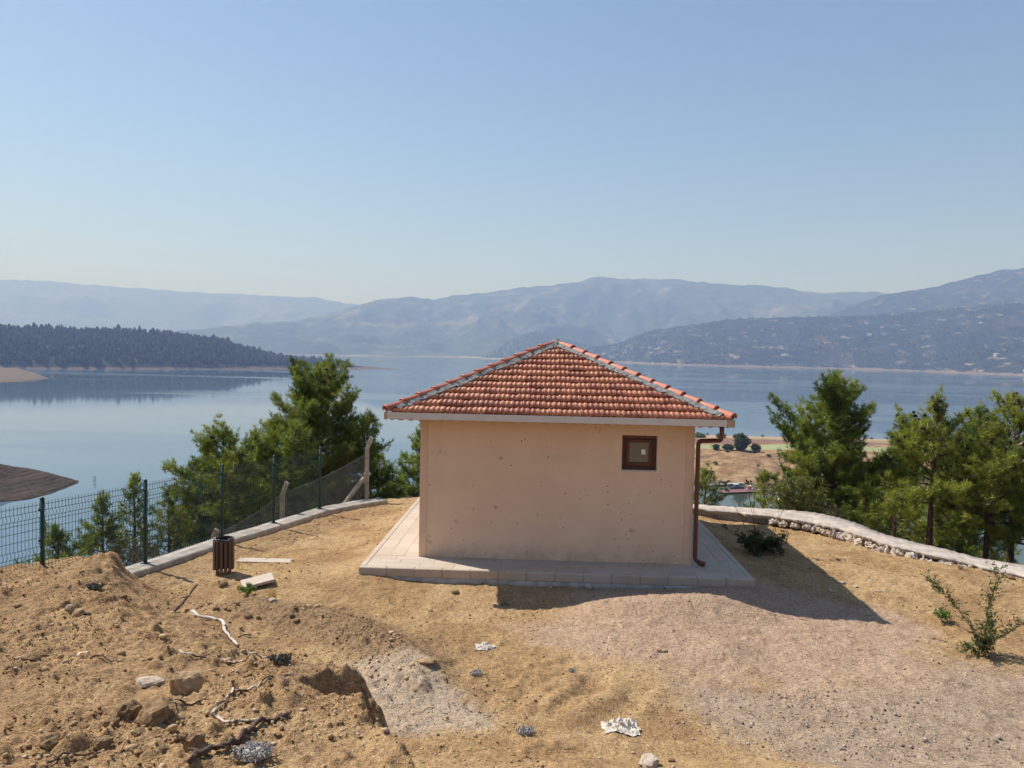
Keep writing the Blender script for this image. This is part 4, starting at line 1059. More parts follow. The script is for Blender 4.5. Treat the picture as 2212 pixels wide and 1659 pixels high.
CLAB = ['rounded brown clod left of the biggest clod on the mound', 'biggest brown earth clod below the ochre boulder', 'upright brown clod right of the biggest clod', 'small clod touching the upright brown clod',
        'flat clod in the bottom left corner of the mound', 'clod above the long thin dark root at the bottom left', 'low clod left of the rounded clod', 'middle clod of three at the left edge of the mound', 'leftmost clod at the left edge of the mound', 'uppermost clod of three at the left edge of the mound',
        'tiny clod beside the bottom left corner clod', 'tiny clod above the flat whitish rock', 'dark clod right of the dark stick', 'brown clod beside the end of the white root', 'small clod between the corner clod and the rounded clod', 'small clod just below the biggest clod', 'small clod left of the grey gravel clump']
for k, p in enumerate(PL['clods']):
    rock((SM if k < 6 else SML)[k % 6], 'clod', 'earth_clod', p, CLAB[k], 'earth clod', None if k < 4 else 'small earth clods on the mound', .25)
SLAB = {0: 'angular ochre stone on the mound, upper one of a pair', 1: 'angular ochre stone on the mound, lower one of a pair', 2: 'rounded tan stone below the waste bin', 3: 'pale stone beside the dry grass tuft',
        4: 'long flat ochre stone beside the white gravel patch', 5: 'ochre stone on sunlit ground before the plinth', 6: 'grey stone in the house shadow below the plinth', 7: 'tiny grey stone in the shadow left of a larger one',
        8: 'left of two round stones on the pink gravel', 9: 'right of two round stones on the pink gravel', 10: 'white stone at the foot of the right wall', 11: 'long brown stone leaning on the right wall', 12: 'reddish brown stone at the right wall end',
        13: 'pale rock at the bottom edge of the yard', 14: 'dark stone beside the bottom edge rock', 15: 'dark stone in the loose earth berm', 16: 'grey stone at the far left of the mound', 17: 'tan stone on the ground behind the berm'}
for k, p in enumerate(PL['stones']):
    mat = 'palerock' if k in (3, 10, 13, 6, 7) else ('clod' if k in (12, 14, 15) else 'rock')
    rock((SM if p[3] > .12 else SML)[k % 6], mat, 'stone', p, SLAB[k], 'stone', None, .25, rz=.2 if k in (4, 11) else None)
for k, p in enumerate(PL['rubble']): rock(SML[k % 6], 'palerock', 'stone_chip', p, 'flat grey stone chip in the house shadow near the plinth corner', 'stone', 'stone chips in the shadow', .2)
p = PL['scrap'][0]
m = MB()
for k in range(3):
    V = [(rng.uniform(-.06, .06), rng.uniform(-.04, .04), rng.uniform(0, .05)) for _ in range(6)]
    m.add(V, [(0, 1, 2), (1, 3, 2), (2, 3, 4), (3, 5, 4)])
o = m.build('plastic_scrap', M['black']); o.location = p[:3]; tag(o, 'crumpled black plastic scrap beside the paired stones', 'litter')

# roots and branches
def wobble(P, n, amp, seed):
    Q = resample(P, n); r = random.Random(seed); out = []
    ox = oy = oz = 0
    for i, q in enumerate(Q):
        ox = .6*ox + r.uniform(-amp, amp); oy = .6*oy + r.uniform(-amp, amp); oz = .6*oz + r.uniform(-amp, amp)*.5
        out.append((q[0]+ox, q[1]+oy, q[2]+abs(oz)))
    return out
def root(key, r0, r1, mat, label, n=26, amp=.014, lift=.012, cut=None, forks=0, ends=None):
    P = PL['root_'+key][:cut]
    if ends: P = [(a[0], a[1], a[2]+e) for a, e in zip(P, ends)]
    Q = wobble(P, n, amp, len(key)*7+n); r = random.Random(n)
    Z = [q[2] if ends else float(ground_z(np.array([q[0], q[0]-.03, q[0]+.03]), np.array([q[1]]*3)).max()) for q in Q]
    Q = [Vector((q[0], q[1], max(z, q[2]-.02 if not ends else z) + lift + r0*.9)) for q, z in zip(Q, Z)]
    R = [(r0 + (r1-r0)*i/(n-1))*r.uniform(.75, 1.25) for i in range(n)]
    root_o = empty('dry_root', Q[0]); tag(root_o, label, 'root')
    MB().tube([q-Q[0] for q in Q], R, 7).build('stem', M[mat], root_o, True)
    for k in range(forks):
        i = r.randrange(3, n-3); d = Vector((r.uniform(-1, 1), r.uniform(-1, 1), .15)).normalized(); q = Q[i]-Q[0]
        MB().tube([q, q + d*.07, q + d*.15 + Vector((0, 0, -.02))], [R[i]*.7, R[i]*.45, .002], 5).build('side_root', M[mat], root_o, True)
    return root_o
root('white', .027, .016, 'whiteroot', 'white stripped root with dark bark patches on the mound', 26, .012, forks=2)
root('stick', .026, .018, 'darkroot', 'dark stick poking up from the earth mound', 14, .008, 0, None, 1, [.0, .10, .30])
root('thin', .012, .010, 'root', 'thin peeling root running to the grey fibre tuft', 30, .016, .01, 7, 3)
root('loop', .013, .015, 'root', 'peeling root curled in a loop on the mound', 44, .012, .01, None, 3)
root('thick', .020, .026, 'darkroot', 'thick dark root at the bottom of the mound', 34, .013, .012, None, 5)
root('small', .012, .006, 'darkroot', 'short dark twig on the left of the mound', 12, .012, .008, None, 2)
root('behind', .012, .009, 'darkroot', 'forked dark root below the ochre boulder', 16, .012, .01, None, 3)
root('bottom', .010, .006, 'darkroot', 'long thin dark root near the bottom left corner', 26, .012, .006, None, 2)
root('bit', .012, .009, 'darkroot', 'short brown stick beside the white root', 8, .006, .008)
# rags
def rag(p, label, seed, mat):
    x, y, z, w, h = p; r = random.Random(seed); n_ = 44
    u = np.linspace(-1, 1, n_); U_, V_ = np.meshgrid(u, u)
    rad = np.hypot(U_, V_); edge = .80 + .28*fbm(U_*1.5+seed, V_*1.5, 3, seed)
    fold = np.abs(fbm(U_*2.6+seed, V_*2.0, 4, seed+1))*1.0 + .5*np.abs(fbm(U_*6, V_*5+seed, 3, seed+2))
    X = U_*edge*w*.52 + .03*fbm(U_*4, V_*4, 2, seed+5); Y = V_*edge*w*.42 + .03*fbm(U_*4+9, V_*4, 2, seed+6)
    gzz = ground_z(x+X, y+Y+.08)
    Z = gzz + .006 + fold*h*.75*np.clip(1.15-rad, .05, 1)**.7
    P = np.stack([X, Y, Z - z], -1).reshape(-1, 3)
    o = link('rag', np_mesh('rag', P, grid_faces(n_, n_), True), M[mat]); o.location = (x, y+.08, z)
    return tag(o, label, 'rag')
rag(PL['rag'][0], 'large crumpled white rag on the bare yard', 3, 'cloth'); rag(PL['rag'][1], 'small crumpled off white cloth behind the wheel ruts', 8, 'cloth')
def fibre(p, label, seed, k=90, mat='ash'):
    x, y, z, w, h = p; r = random.Random(seed); m = MB()
    for i in range(k):
        a = r.uniform(0, 6.28); q = r.random()**.5*w*.45; px_, py_ = math.cos(a)*q, math.sin(a)*q*.8
        d = Vector((r.uniform(-1, 1), r.uniform(-1, 1), r.uniform(0, .8)))*w*.16
        b = Vector((px_, py_, r.uniform(0, h*.35)*(1-q/w)))
        m.tube([b, b+d*.5+Vector((0, 0, .02)), b+d], [.006, .007, .002], 4, False)
    V = []; n_ = 14
    for i in range(n_):
        a = 2*math.pi*i/n_; V.append((math.cos(a)*w*.42*r.uniform(.7, 1.1), math.sin(a)*w*.34*r.uniform(.7, 1.1), -.01))
    for i in range(n_):
        a = 2*math.pi*i/n_; V.append((math.cos(a)*w*.2*r.uniform(.7, 1.1), math.sin(a)*w*.16, h*.5*r.uniform(.6, 1.1)))
    m.add(V, [(i, (i+1) % n_, n_+(i+1) % n_, n_+i) for i in range(n_)] + [tuple(n_+i for i in range(n_))])
    o = m.build('fibre_tuft', M[mat]); o.location = (x, y+.06, float(ground_z(np.array([x]), np.array([y+.06]))[0]) + .01); return tag(o, label, 'debris')
FL = ['grey fibre tuft left of the large rag', 'grey fibre tuft on the wheel ruts', 'grey gravel clump at the bottom edge of the mound', 'grey brush tuft at the end of the thin root', 'tiny grey tuft right of the small cloth', 'dry grey sprig on the back of the mound']
for k, p in enumerate(PL['fibre']): fibre(p, FL[k], k, 160 if k == 2 else 80, 'greybrush' if k in (3, 5) else 'ash')

# ---------------------------------------------------------------- pebbles strewn over the yard
ico = bmesh.new(); bmesh.ops.create_icosphere(ico, subdivisions=1, radius=1.0)
IV = np.array([v.co[:] for v in ico.verts]); IFc = np.array([[v.index for v in f.verts] for f in ico.faces]); ico.free()
def strew(n, rs, name, label, lo, hi, power, where, sink=.25, mat='pebble'):
    r = np.random.RandomState(rs)
    px_ = r.uniform(-9.2, 10.6, n*6); py_ = 5.0 + 15.5*r.random_sample(n*6)**1.25
    keep = r.random_sample(n*6) < where(px_, py_)
    px_, py_ = px_[keep][:n], py_[keep][:n]; n = len(px_)
    u_, v_ = to_house(px_, py_)
    ok = ~((u_ > -1.02) & (u_ < 6.13) & (v_ > -.9)) & (sdist(px_, py_, PLATEAU) < -.4)
    px_, py_ = px_[ok], py_[ok]; n = len(px_)
    s = lo + (hi-lo)*r.random_sample(n)**power
    pz = ground_z(px_, py_)
    sc = s[:, None]*(.55 + .75*r.random_sample((n, 3))); sc[:, 2] *= .7
    ang = r.uniform(0, 6.28, n); ca, sa = np.cos(ang), np.sin(ang)
    P = IV[None]*(1 + .38*(r.random_sample((n, len(IV), 1))-.5)) * sc[:, None, :]
    X = P[..., 0]*ca[:, None] - P[..., 1]*sa[:, None]; Y = P[..., 0]*sa[:, None] + P[..., 1]*ca[:, None]
    P = np.stack([X + px_[:, None], Y + py_[:, None], P[..., 2] + (pz + sc[:, 2]*(1-2*sink))[:, None]], -1)
    Fc = IFc[None] + (np.arange(n)*len(IV))[:, None, None]
    t = np.repeat(r.random_sample(n), len(IV))
    o = link(name, np_mesh(name, P.reshape(-1, 3), Fc.reshape(-1, 3), False, dict(tint=t)), M[mat])
    return tag(o, label, kind='stuff')
def w_all(x, y):
    d, _ = segd(x, y, BERM); md = sdist(x, y, MOUND)
    return np.clip(.25 + .5*ss(.3, -.4, md) + .6*ss(.7, .2, d) + .4*ss(.3, -.5, sdist(x, y, GREY)), 0, 1)*ss(.35, .8, vn(x*1.1, y*1.1, 5)*.65 + vn(x*3.7, y*3.7, 6)*.35)
strew(20000, 1, 'pebbles', 'scattered small stones and crumbs of earth', .004, .024, 3.4, lambda x, y: w_all(x, y)*(1-.9*ss(.2, -.2, np.minimum(np.minimum(sdist(x, y, GREY), sdist(x, y, PINK)), sdist(x, y, WHITE)))))
strew(4500, 4, 'white_gravel', 'pale crushed gravel spilled beside the mound', .005, .018, 2.5, lambda x, y: ss(.2, -.15, sdist(x, y, WHITE)), .25, 'greypebble')
strew(9000, 6, 'pink_gravel', 'fine pinkish gravel spread before the house', .004, .014, 2.6, lambda x, y: ss(.4, -.2, sdist(x, y, PINK))*(.35 + .65*vn(x*2.3, y*2.3, 15)), .25, 'pinkpebble')
strew(13000, 5, 'soil_crumbs', 'fine brown crumbs of soil clustered on the mound', .004, .019, 2.4, lambda x, y: np.clip(ss(.2, -.3, sdist(x, y, MOUND)) + ss(.8, .3, segd(x, y, BERM)[0]), 0, 1)*ss(.45, .7, vn(x*1.7, y*1.7, 83)*.6 + vn(x*4.1, y*4.1, 84)*.4), .3, 'crumb')
strew(600, 2, 'earth_crumbs', 'loose lumps of brown earth on the mound', .022, .062, 2.2, lambda x, y: np.clip(ss(1.0, .3, np.hypot((x+5.4)/1.3, (y-7.9)/.8)) + .16*ss(.2, -.3, sdist(x, y, MOUND)) + .5*ss(.6, .2, segd(x, y, BERM)[0]), 0, 1))
strew(9000, 3, 'gravel', 'coarse grey gravel at the right of the yard', .004, .022, 3.0, lambda x, y: ss(.25, -.2, np.hypot((x-3.9)/2.2, (y-8.6)/.8)-1+.5*fbm(x, y, 3, 4)) + .16*ss(.2, -.3, sdist(x, y, GREY)), .25, 'greypebble')
# thin rootlets and straw
r = random.Random(44); m = MB()
for k in range(520):
    x, y = (r.uniform(-6.5, 0), r.uniform(5.2, 11)) if k < 330 else (r.uniform(-5, 8), r.uniform(7.5, 17))
    u_, v_ = to_house(x, y)
    if -1.1 < u_ < 6.2 and v_ > -1: continue
    a = r.uniform(0, 6.28); L = r.uniform(.05, .22); P = []
    for q in range(4):
        P.append((x, y, gz(x, y) + .018 + r.uniform(0, .012))); a += r.uniform(-.7, .7); x += math.cos(a)*L/3; y += math.sin(a)*L/3
    m.tube(P, [.004, .0035, .003, .0015], 3, False)
tag(m.build('rootlets', M['twig']), 'thin dry rootlets and straws lying on the soil', kind='stuff')

# ---------------------------------------------------------------- pines
def needles(P, D, rs, n=14, ln=.12, wd=.013, spread=1.05):
    """tufts of needles: P (k,3) positions, D (k,3) shoot directions"""
    P = np.asarray(P); D = np.asarray(D); k = len(P)
    P = P + rs.normal(size=P.shape)*ln*.42
    R = rs.normal(size=(k, n, 3)); R /= np.linalg.norm(R, axis=2, keepdims=True)
    d = D[:, None, :]*.75 + R*spread; d /= np.linalg.norm(d, axis=2, keepdims=True)
    q = np.cross(d, rs.normal(size=(k, n, 3))); q /= np.linalg.norm(q, axis=2, keepdims=True)+1e-9
    L = ln*(.65 + .6*rs.random_sample((k, n, 1)))
    b = P[:, None, :] + D[:, None, :]*(rs.random_sample((k, n, 1))-.6)*ln*.9
    V = np.stack([b - q*wd*.5, b + q*wd*.5, b + d*L], 2)
    cl = .5 + 1.1*fbm(P[:, 0]*1.7 + P[:, 2]*.9, P[:, 1]*1.7 - P[:, 2]*1.1, 2, 5)
    t = np.repeat(np.clip(cl + rs.normal(0, .14, k), 0, .97), n*3)
    return V.reshape(-1, 3), t
def tree_skeleton(seed, h, cw, clear, lean=(0, 0), dens=1.0, up=.26, tuftgap=.068, irregular=.3, topw=.17):
    r = random.Random(seed)
    trunk = []; N = 9; ox = oy = 0
    for i in range(N+1):
        t = i/N; ox += r.uniform(-.03, .03)*h*.12; oy += r.uniform(-.03, .03)*h*.12
        trunk.append(Vector((lean[0]*t*t + ox*t, lean[1]*t*t + oy*t, h*t)))
    def tp(t):
        q = t*N; i = min(N-1, int(q)); return trunk[i].lerp(trunk[i+1], q-i)
    R0 = .020*h + .02
    wood = [(trunk, [max(.008, R0*(1 - .93*(i/N)**.85)) for i in range(N+1)], 8)]
    tufts = []; tips = []
    nb = int(h*19*dens); ang = r.uniform(0, 6)
    bulge = [r.uniform(1-irregular, 1+irregular) for _ in range(12)]
    for i in range(nb):
        t = clear + (1-clear)*(i + r.random())/nb
        s = (t-clear)/(1-clear)
        ang += 2.4 + r.uniform(-.5, .5)
        prof = (.62 + .38*min(1, s/.22))*(1 - s)**.78 + topw
        L = cw*prof*r.uniform(.55, 1.08)*bulge[int((ang % 6.283)/6.283*4) + 4*min(2, int(s*3))]
        if L < .12: L = .12
        el = math.radians(-4 + 58*s + r.uniform(-14, 14))
        p0 = tp(min(t, .985)); P = [p0]; d = Vector((math.cos(ang)*math.cos(el), math.sin(ang)*math.cos(el), math.sin(el)))
        k = 5
        for j in range(k):
            d = (d + Vector((r.uniform(-.16, .16), r.uniform(-.16, .16), up*.28 + r.uniform(-.08, .1)))).normalized(); P.append(P[-1] + d*L/k)
        rb = max(.006, min(R0*.45, .016*L + .004))
        wood.append((P, [rb*(1 - .8*j/k) for j in range(k+1)], 4))
        tips.append((P[-1], d, s))
        def put(a, b, dirn):
            n_ = max(1, int((b-a).length/tuftgap))
            for q in range(n_): tufts.append((a.lerp(b, (q+r.random())/n_), dirn))
        put(P[k-2], P[k], d)
        ns = max(2, int(L*6.5*dens**.3))
        for j in range(ns):
            f = .28 + .72*(j + r.random())/ns; q = f*k; ii = min(k-1, int(q)); b = P[ii].lerp(P[ii+1], q-ii)
            dd = (P[ii+1]-P[ii]).normalized(); sd = dd.cross(Vector((0, 0, 1))).normalized()*(1 if j % 2 else -1)
            tw = (dd*r.uniform(.4, .9) + sd*r.uniform(.5, 1) + Vector((0, 0, r.uniform(.05, .7)))).normalized()
            l2 = min(.55, L*.36)*r.uniform(.6, 1.15)*(1.1 - .4*f)
            e = b + tw*l2 + Vector((0, 0, .04*l2)); wood.append(([b, e], [.006, .003], 3))
            put(b.lerp(e, .25), e, tw)
            if l2 > .28:
                for _ in range(2):
                    c_ = b.lerp(e, r.uniform(.35, .8)); t3 = (tw + Vector((r.uniform(-1, 1), r.uniform(-1, 1), r.uniform(0, .9)))).normalized(); e3 = c_ + t3*l2*.5
                    put(c_, e3, t3)
            if r.random() < .3: tips.append((e, tw, s))
    put(tp(.93), tp(1.0), Vector((0, 0, 1)))
    return wood, tufts, tips
def cone_mesh(pos, r):
    V = []; F = []
    for p in pos:
        L = r.uniform(.055, .08); W_ = L*.62; b = len(V); d = Vector((r.uniform(-1, 1), r.uniform(-1, 1), r.uniform(-1.2, .3))).normalized(); a = d.orthogonal().normalized(); c = d.cross(a)
        V += [p - d*L*.3]
        for z, w in ((.1, .8), (.5, 1.0), (1.1, .55)):
            for k in range(6): th = k*math.pi/3 + z; V.append(p + d*L*z + (a*math.cos(th) + c*math.sin(th))*W_*w*r.uniform(.85, 1.1))
        V.append(p + d*L*1.55)
        F += [(b, b+1+(k+1) % 6, b+1+k) for k in range(6)]
        for z in range(2): F += [(b+1+z*6+k, b+1+z*6+(k+1) % 6, b+7+z*6+(k+1) % 6, b+7+z*6+k) for k in range(6)]
        F += [(b+13+k, b+13+(k+1) % 6, b+19) for k in range(6)]
    return V, F
def make_tree(name, loc, label, cat, seed, h, cw, clear, needle='needle', bark='bark', cones=0, group=None, nn=22, ln=.125, wd=.015, rz=0.0, **kw):
    wood, tufts, tips = tree_skeleton(seed, h, cw, clear, **kw)
    t = empty(name, loc, rz); tag(t, label, cat, group)
    m = MB()
    for P, R, n_ in wood: m.tube(P, R, n_, False)
    m.build('trunk', M[bark], t, True)
    rs = np.random.RandomState(seed)
    V, tint = needles([p for p, d in tufts], [d for p, d in tufts], rs, nn, ln, wd)
    link('crown', np_mesh('crown', V, np.arange(len(V)).reshape(-1, 3), False, dict(tint=tint)), M[needle], t)
    if cones:
        r = random.Random(seed+1); hi = sorted(tips, key=lambda q: -q[2]*.8 - r.random()*.8)[:cones//2]
        pos = []
        for p, d, s in hi:
            for _ in range(r.choice((1, 2, 3))): pos.append(p - d*r.uniform(0, .25) + Vector((r.uniform(-.04, .04), r.uniform(-.04, .04), r.uniform(-.05, .05))))
        V, F = cone_mesh(pos, r); o = MB().add(V, F).build('pine_cones', M['cone'], t); tag(o, kind='stuff')
    return t
def at(x, y, dz=-.12): return (x, y, gz(x, y) + dz)
G1 = 'pines below the fence'; G2 = 'pines beyond the stone wall'
make_tree('pine_tree', at(-5.85, 23.0), 'tallest bushy pine behind the chain link fence, left of the house', 'pine tree', 3, 4.95, 2.6, .03, cones=70, dens=1.25, group=G1, irregular=.3)
make_tree('pine_tree', at(-7.75, 20.2), 'pine left of the tallest pine, rising behind the third fence post', 'pine tree', 5, 3.3, 1.6, .05, cones=14, dens=1.3, group=G1, bark='bark')
make_tree('pine_tree', at(-6.9, 22.2), 'low bushy pine filling the gap left of the tallest pine', 'pine tree', 6, 3.3, 1.7, .03, dens=1.2, group=G1, needle='needle2')
make_tree('pine_tree', at(-9.62, 19.2), 'slim pine with tiered boughs beside the second fence post', 'pine tree', 8, 2.75, .72, .18, cones=4, dens=1.2, group=G1, irregular=.4)
make_tree('pine_tree', at(-9.95, 18.3), 'narrow pine behind the fence panel, second from the left', 'pine tree', 9, 2.45, .72, .25, dens=1.2, group=G1)
make_tree('pine_tree', at(-10.4, 17.2), 'lowest spreading pine behind the leftmost fence post', 'pine tree', 10, 2.0, 1.05, .2, cones=5, dens=1.3, group=G1)
make_tree('pine_tree', at(-8.6, 18.9), 'young bright green pine between the second and third fence posts', 'pine tree', 12, 2.0, .9, .05, needle='needle2', dens=1.3, group=G1)
make_tree('pine_tree', at(-3.1, 27.0), 'dark pine half hidden behind the left edge of the house', 'pine tree', 13, 4.4, 1.35, .08, dens=1.1, group=G1)
make_tree('pine_tree', at(-4.35, 25.0), 'low pine between the tallest pine and the house', 'pine tree', 14, 2.6, 1.25, .03, dens=1.2, group=G1)
make_tree('pine_tree', at(-4.5, 22.9), 'dense low pine right of the bent concrete post', 'pine tree', 15, 3.1, 1.2, .02, dens=1.3, group=G1)
make_tree('pine_tree', at(-7.1, 19.3), 'bright low pine just behind the third fence post', 'pine tree', 16, 2.3, 1.25, .02, needle='needle2', dens=1.2, group=G1)
make_tree('pine_tree', at(-8.7, 21.2), 'shaded low pine behind the bright ones, left of the third fence post', 'pine tree', 17, 2.7, 1.3, .03, dens=1.1, group=G1)
make_tree('pine_tree', at(-6.0, 20.9), 'full green pine behind the lower bent concrete post', 'pine tree', 18, 2.9, 1.45, .02, dens=1.2, group=G1)
make_tree('pine_tree', at(-7.6, 23.5), 'spreading pine touching the left side of the tallest pine', 'pine tree', 19, 3.7, 1.6, .05, dens=1.1, group=G1, needle='needle2')
make_tree('pine_tree', at(9.45, 21.9), 'tallest broad pine with many dark cones right of the house', 'pine tree', 21, 4.75, 2.25, .16, cones=110, dens=1.3, group=G2, irregular=.3)
make_tree('pine_tree', at(10.98, 19.5), 'open pine with bare reddish trunk and cone laden top', 'pine tree', 22, 4.5, 1.45, .42, cones=110, bark='bark2', dens=.72, needle='needle2', group=G2, irregular=.4)
make_tree('pine_tree', at(12.2, 19.1), 'pine at the right edge, left one of two dark trunks', 'pine tree', 23, 4.4, 1.5, .40, cones=30, dens=.75, needle='needle2', group=G2)
make_tree('pine_tree', at(13.4, 19.9), 'tall pine cut by the right edge of the photo', 'pine tree', 24, 5.9, 1.8, .36, cones=50, dens=.8, needle='needle2', group=G2)
make_tree('pine_tree', at(12.6, 16.9), 'low bright pine in the right corner behind the wall', 'pine tree', 25, 1.9, 1.0, .03, needle='needle2', dens=1.3, group=G2)
make_tree('pine_tree', at(9.75, 18.9), 'low young pine left of the red trunk', 'pine tree', 26, 1.45, 1.0, .05, needle='needle2', dens=1.3, group=G2)
make_tree('pine_tree', at(9.5, 20.0), 'small dark pine under the tallest broad pine', 'pine tree', 27, 1.7, .8, .05, dens=1.2, group=G2)
make_tree('pine_tree', at(7.35, 21.6), 'small bright pine behind the yellow green vine', 'pine tree', 28, 1.75, .8, .03, needle='needle2', dens=1.3, group=G2)
make_tree('pine_tree', at(11.4, 24.5), 'shaded pine between the broad pine and the red trunk', 'pine tree', 29, 3.6, 1.3, .1, dens=1.0, group=G2)
make_tree('pine_tree', at(14.6, 24.0), 'dark pine standing behind the right edge pines', 'pine tree', 30, 4.6, 1.6, .1, dens=1.0, group=G2)
make_tree('pine_tree', (28.0, 45, -8.0), 'dark blue green pine crown far behind the right trees', 'pine tree', 31, 8.6, 3.0, .25, dens=.55, nn=18, ln=.26, wd=.035, group=G2, tuftgap=.16)
make_tree('pine_tree', (29.5, 51, -9.5), 'distant small pine crown left of the dark blue green one', 'pine tree', 32, 9.2, 2.2, .3, dens=.5, nn=18, ln=.26, wd=.035, group=G2, tuftgap=.16)
make_tree('pine_tree', (21.5, 41, -7.5), 'distant pine showing between the broad pine and the red trunk', 'pine tree', 33, 7.6, 2.4, .2, dens=.5, nn=18, ln=.26, wd=.035, group=G2, tuftgap=.16)
make_tree('pine_tree', at(6.9, 26.5), 'rounded green pine shrub seen just right of the downpipe', 'pine tree', 34, 3.0, 1.15, .03, dens=1.2, group=G2)

for k, (x, y, h, cw, lab) in enumerate([(13.6, 17.7, 1.9, 1.1, 'low pine below the right edge trunks'),
                                        (13.0, 22.5, 2.9, 1.4, 'mid height pine behind the right edge trunks')]):
    make_tree('pine_tree', at(x, y), lab, 'pine tree', 70+k, h, cw, .03, needle='needle' if k > 2 else 'needle2', dens=1.2, group=G2)

# ---------------------------------------------------------------- shrubs
def leafy(name, loc, label, cat, seed, stems, leaf, bark, size=(.03, .02), per=26, spread=.06, group=None, sub=3, roundness=False):
    """stems: list of polylines relative to loc; leaves clothe them from a start fraction"""
    t = empty(name, loc); tag(t, label, cat, group); r = random.Random(seed); m = MB(); LV = []; LT = []
    def leafat(p, d):
        a = (Vector((r.gauss(0, 1), r.gauss(0, 1), r.gauss(0, 1))) + d*.6).normalized(); b = a.cross(Vector((r.gauss(0, 1), r.gauss(0, 1), r.gauss(0, 1)))).normalized()
        L = size[0]*r.uniform(.7, 1.3); w = size[1]*r.uniform(.7, 1.3)
        q = [p, p + a*L*.5 + b*w*.5, p + a*L, p + a*L*.5 - b*w*.5]
        LV.append(q); LT.append(min(.97, max(0, r.gauss(.45, .25))))
    for P, r0, start, dens in stems:
        Q = [Vector(q) for q in P]; Q2 = [Vector(q) for q in wobble([tuple(q) for q in Q], 12, .012, r.randrange(999))]
        for q in Q2: q.z = max(q.z, -.02)
        m.tube(Q2, [r0*(1-.75*i/11) for i in range(12)], 5, False)
        for i in range(int(per*dens)):
            f = start + (1-start)*r.random(); k = f*11; ii = min(10, int(k)); b = Q2[ii].lerp(Q2[ii+1], k-ii); d = (Q2[ii+1]-Q2[ii]).normalized()
            tw = (d*.6 + Vector((r.uniform(-1, 1), r.uniform(-1, 1), r.uniform(-.2, .8)))).normalized(); e = b + tw*spread*r.uniform(.4, 1.4)
            m.tube([b, e], [.0025, .0015], 3, False)
            for j in range(sub): leafat(b.lerp(e, (j+1)/sub), tw)
    m.build('stems', M[bark], t, True)
    if LV:
        V = np.array([[list(p) for p in q] for q in LV]).reshape(-1, 3); Fq = np.arange(len(V)).reshape(-1, 4)
        link('leaves', np_mesh('leaves', V, Fq, False, dict(tint=np.repeat(LT, 4))), M[leaf], t)
    return t
x, y, z, w, h = PL['sapling'][0]
leafy('sapling', (x, y, z-.01), 'thin leafy sapling with long side shoots on the right of the yard', 'sapling', 4,
      [([(0, 0, 0), (.02, .02, .35), (.06, .03, .7), (.14, .02, 1.05), (.17, 0, 1.28)], .008, .1, 2.4), ([(0, 0, .02), (-.12, .05, .3), (-.35, .1, .65), (-.62, .1, .92), (-.86, .05, 1.12)], .007, .05, 2.6),
       ([(0, 0, .02), (.15, -.05, .25), (.4, -.1, .48), (.62, -.1, .62), (.8, -.1, .9)], .008, .2, 1.6), ([(0, 0, 0), (-.1, -.1, .2), (-.14, -.12, .45)], .008, .1, 2.2), ([(0, 0, 0), (.1, .1, .2), (.16, .12, .45), (.12, .1, .7)], .008, .1, 2.4), ([(0, 0, 0), (0, -.08, .25), (.03, -.1, .5)], .008, .1, 2.2),
       ([(0, 0, 0), (-.15, 0, .08), (-.3, -.02, .1)], .006, .2, 1.2)], 'leaf2', 'twig', (.052, .024), 30, .15, sub=4)
x, y, z, w, h = PL['shrub'][0]
st = [([(0, 0, 0), (-.2, 0, .35), (-.45, 0, .8), (-.72, .05, 1.28), (-.78, .05, 1.5)], .009, .9, .3), ([(0, 0, 0), (-.1, 0, .5), (-.22, 0, 1.0), (-.26, .05, 1.5)], .009, .95, .2), ([(0, 0, 0), (-.1, .1, .45), (-.12, .12, .95), (-.05, .12, 1.55)], .008, .95, .2),
      ([(.05, 0, 0), (.3, 0, .4), (.45, .05, .85), (.72, .05, 1.2)], .009, .9, .3), ([(.1, 0, 0), (.35, 0, .6), (.4, .05, 1.1)], .007, .95, .2), ([(-.05, 0, 0), (-.35, 0, .3), (-.75, .05, .55)], .006, .9, .2)]
r = random.Random(3)
for k in range(34):
    a = r.uniform(0, 6.28); L = r.uniform(.2, .62); st.append(([(0, 0, .02), (math.cos(a)*L*.5, math.sin(a)*L*.35, r.uniform(.1, .34)), (math.cos(a)*L, math.sin(a)*L*.6, r.uniform(.02, .38))], .007, .12, 1.5))
leafy('shrub', (x, y, z), 'dark round leaved shrub with bare stems beside the plinth', 'shrub', 9, st, 'leaf', 'twig', (.06, .05), 30, .09, sub=2)
for k, (p, lab) in enumerate(zip(PL['weed'], ('small bright green weed below the tilted slab', 'small green weed left of the sapling'))):
    x, y, z, w, h = p; r = random.Random(k); st = []
    for q in range(12):
        a = r.uniform(0, 6.28); st.append(([(0, 0, 0), (math.cos(a)*w*.25, math.sin(a)*w*.25, h*.7), (math.cos(a)*w*.5, math.sin(a)*w*.5, h*r.uniform(.5, 1.1))], .003, .2, 1))
    if k == 0: st.append(([(-.02, 0, 0), (-.03, 0, .3), (-.03, 0, .62)], .004, .95, .1))
    leafy('weed', (x, y, z), lab, 'weed', k+5, st, 'weed', 'twig', (.05, .02), 9, .03, sub=3)
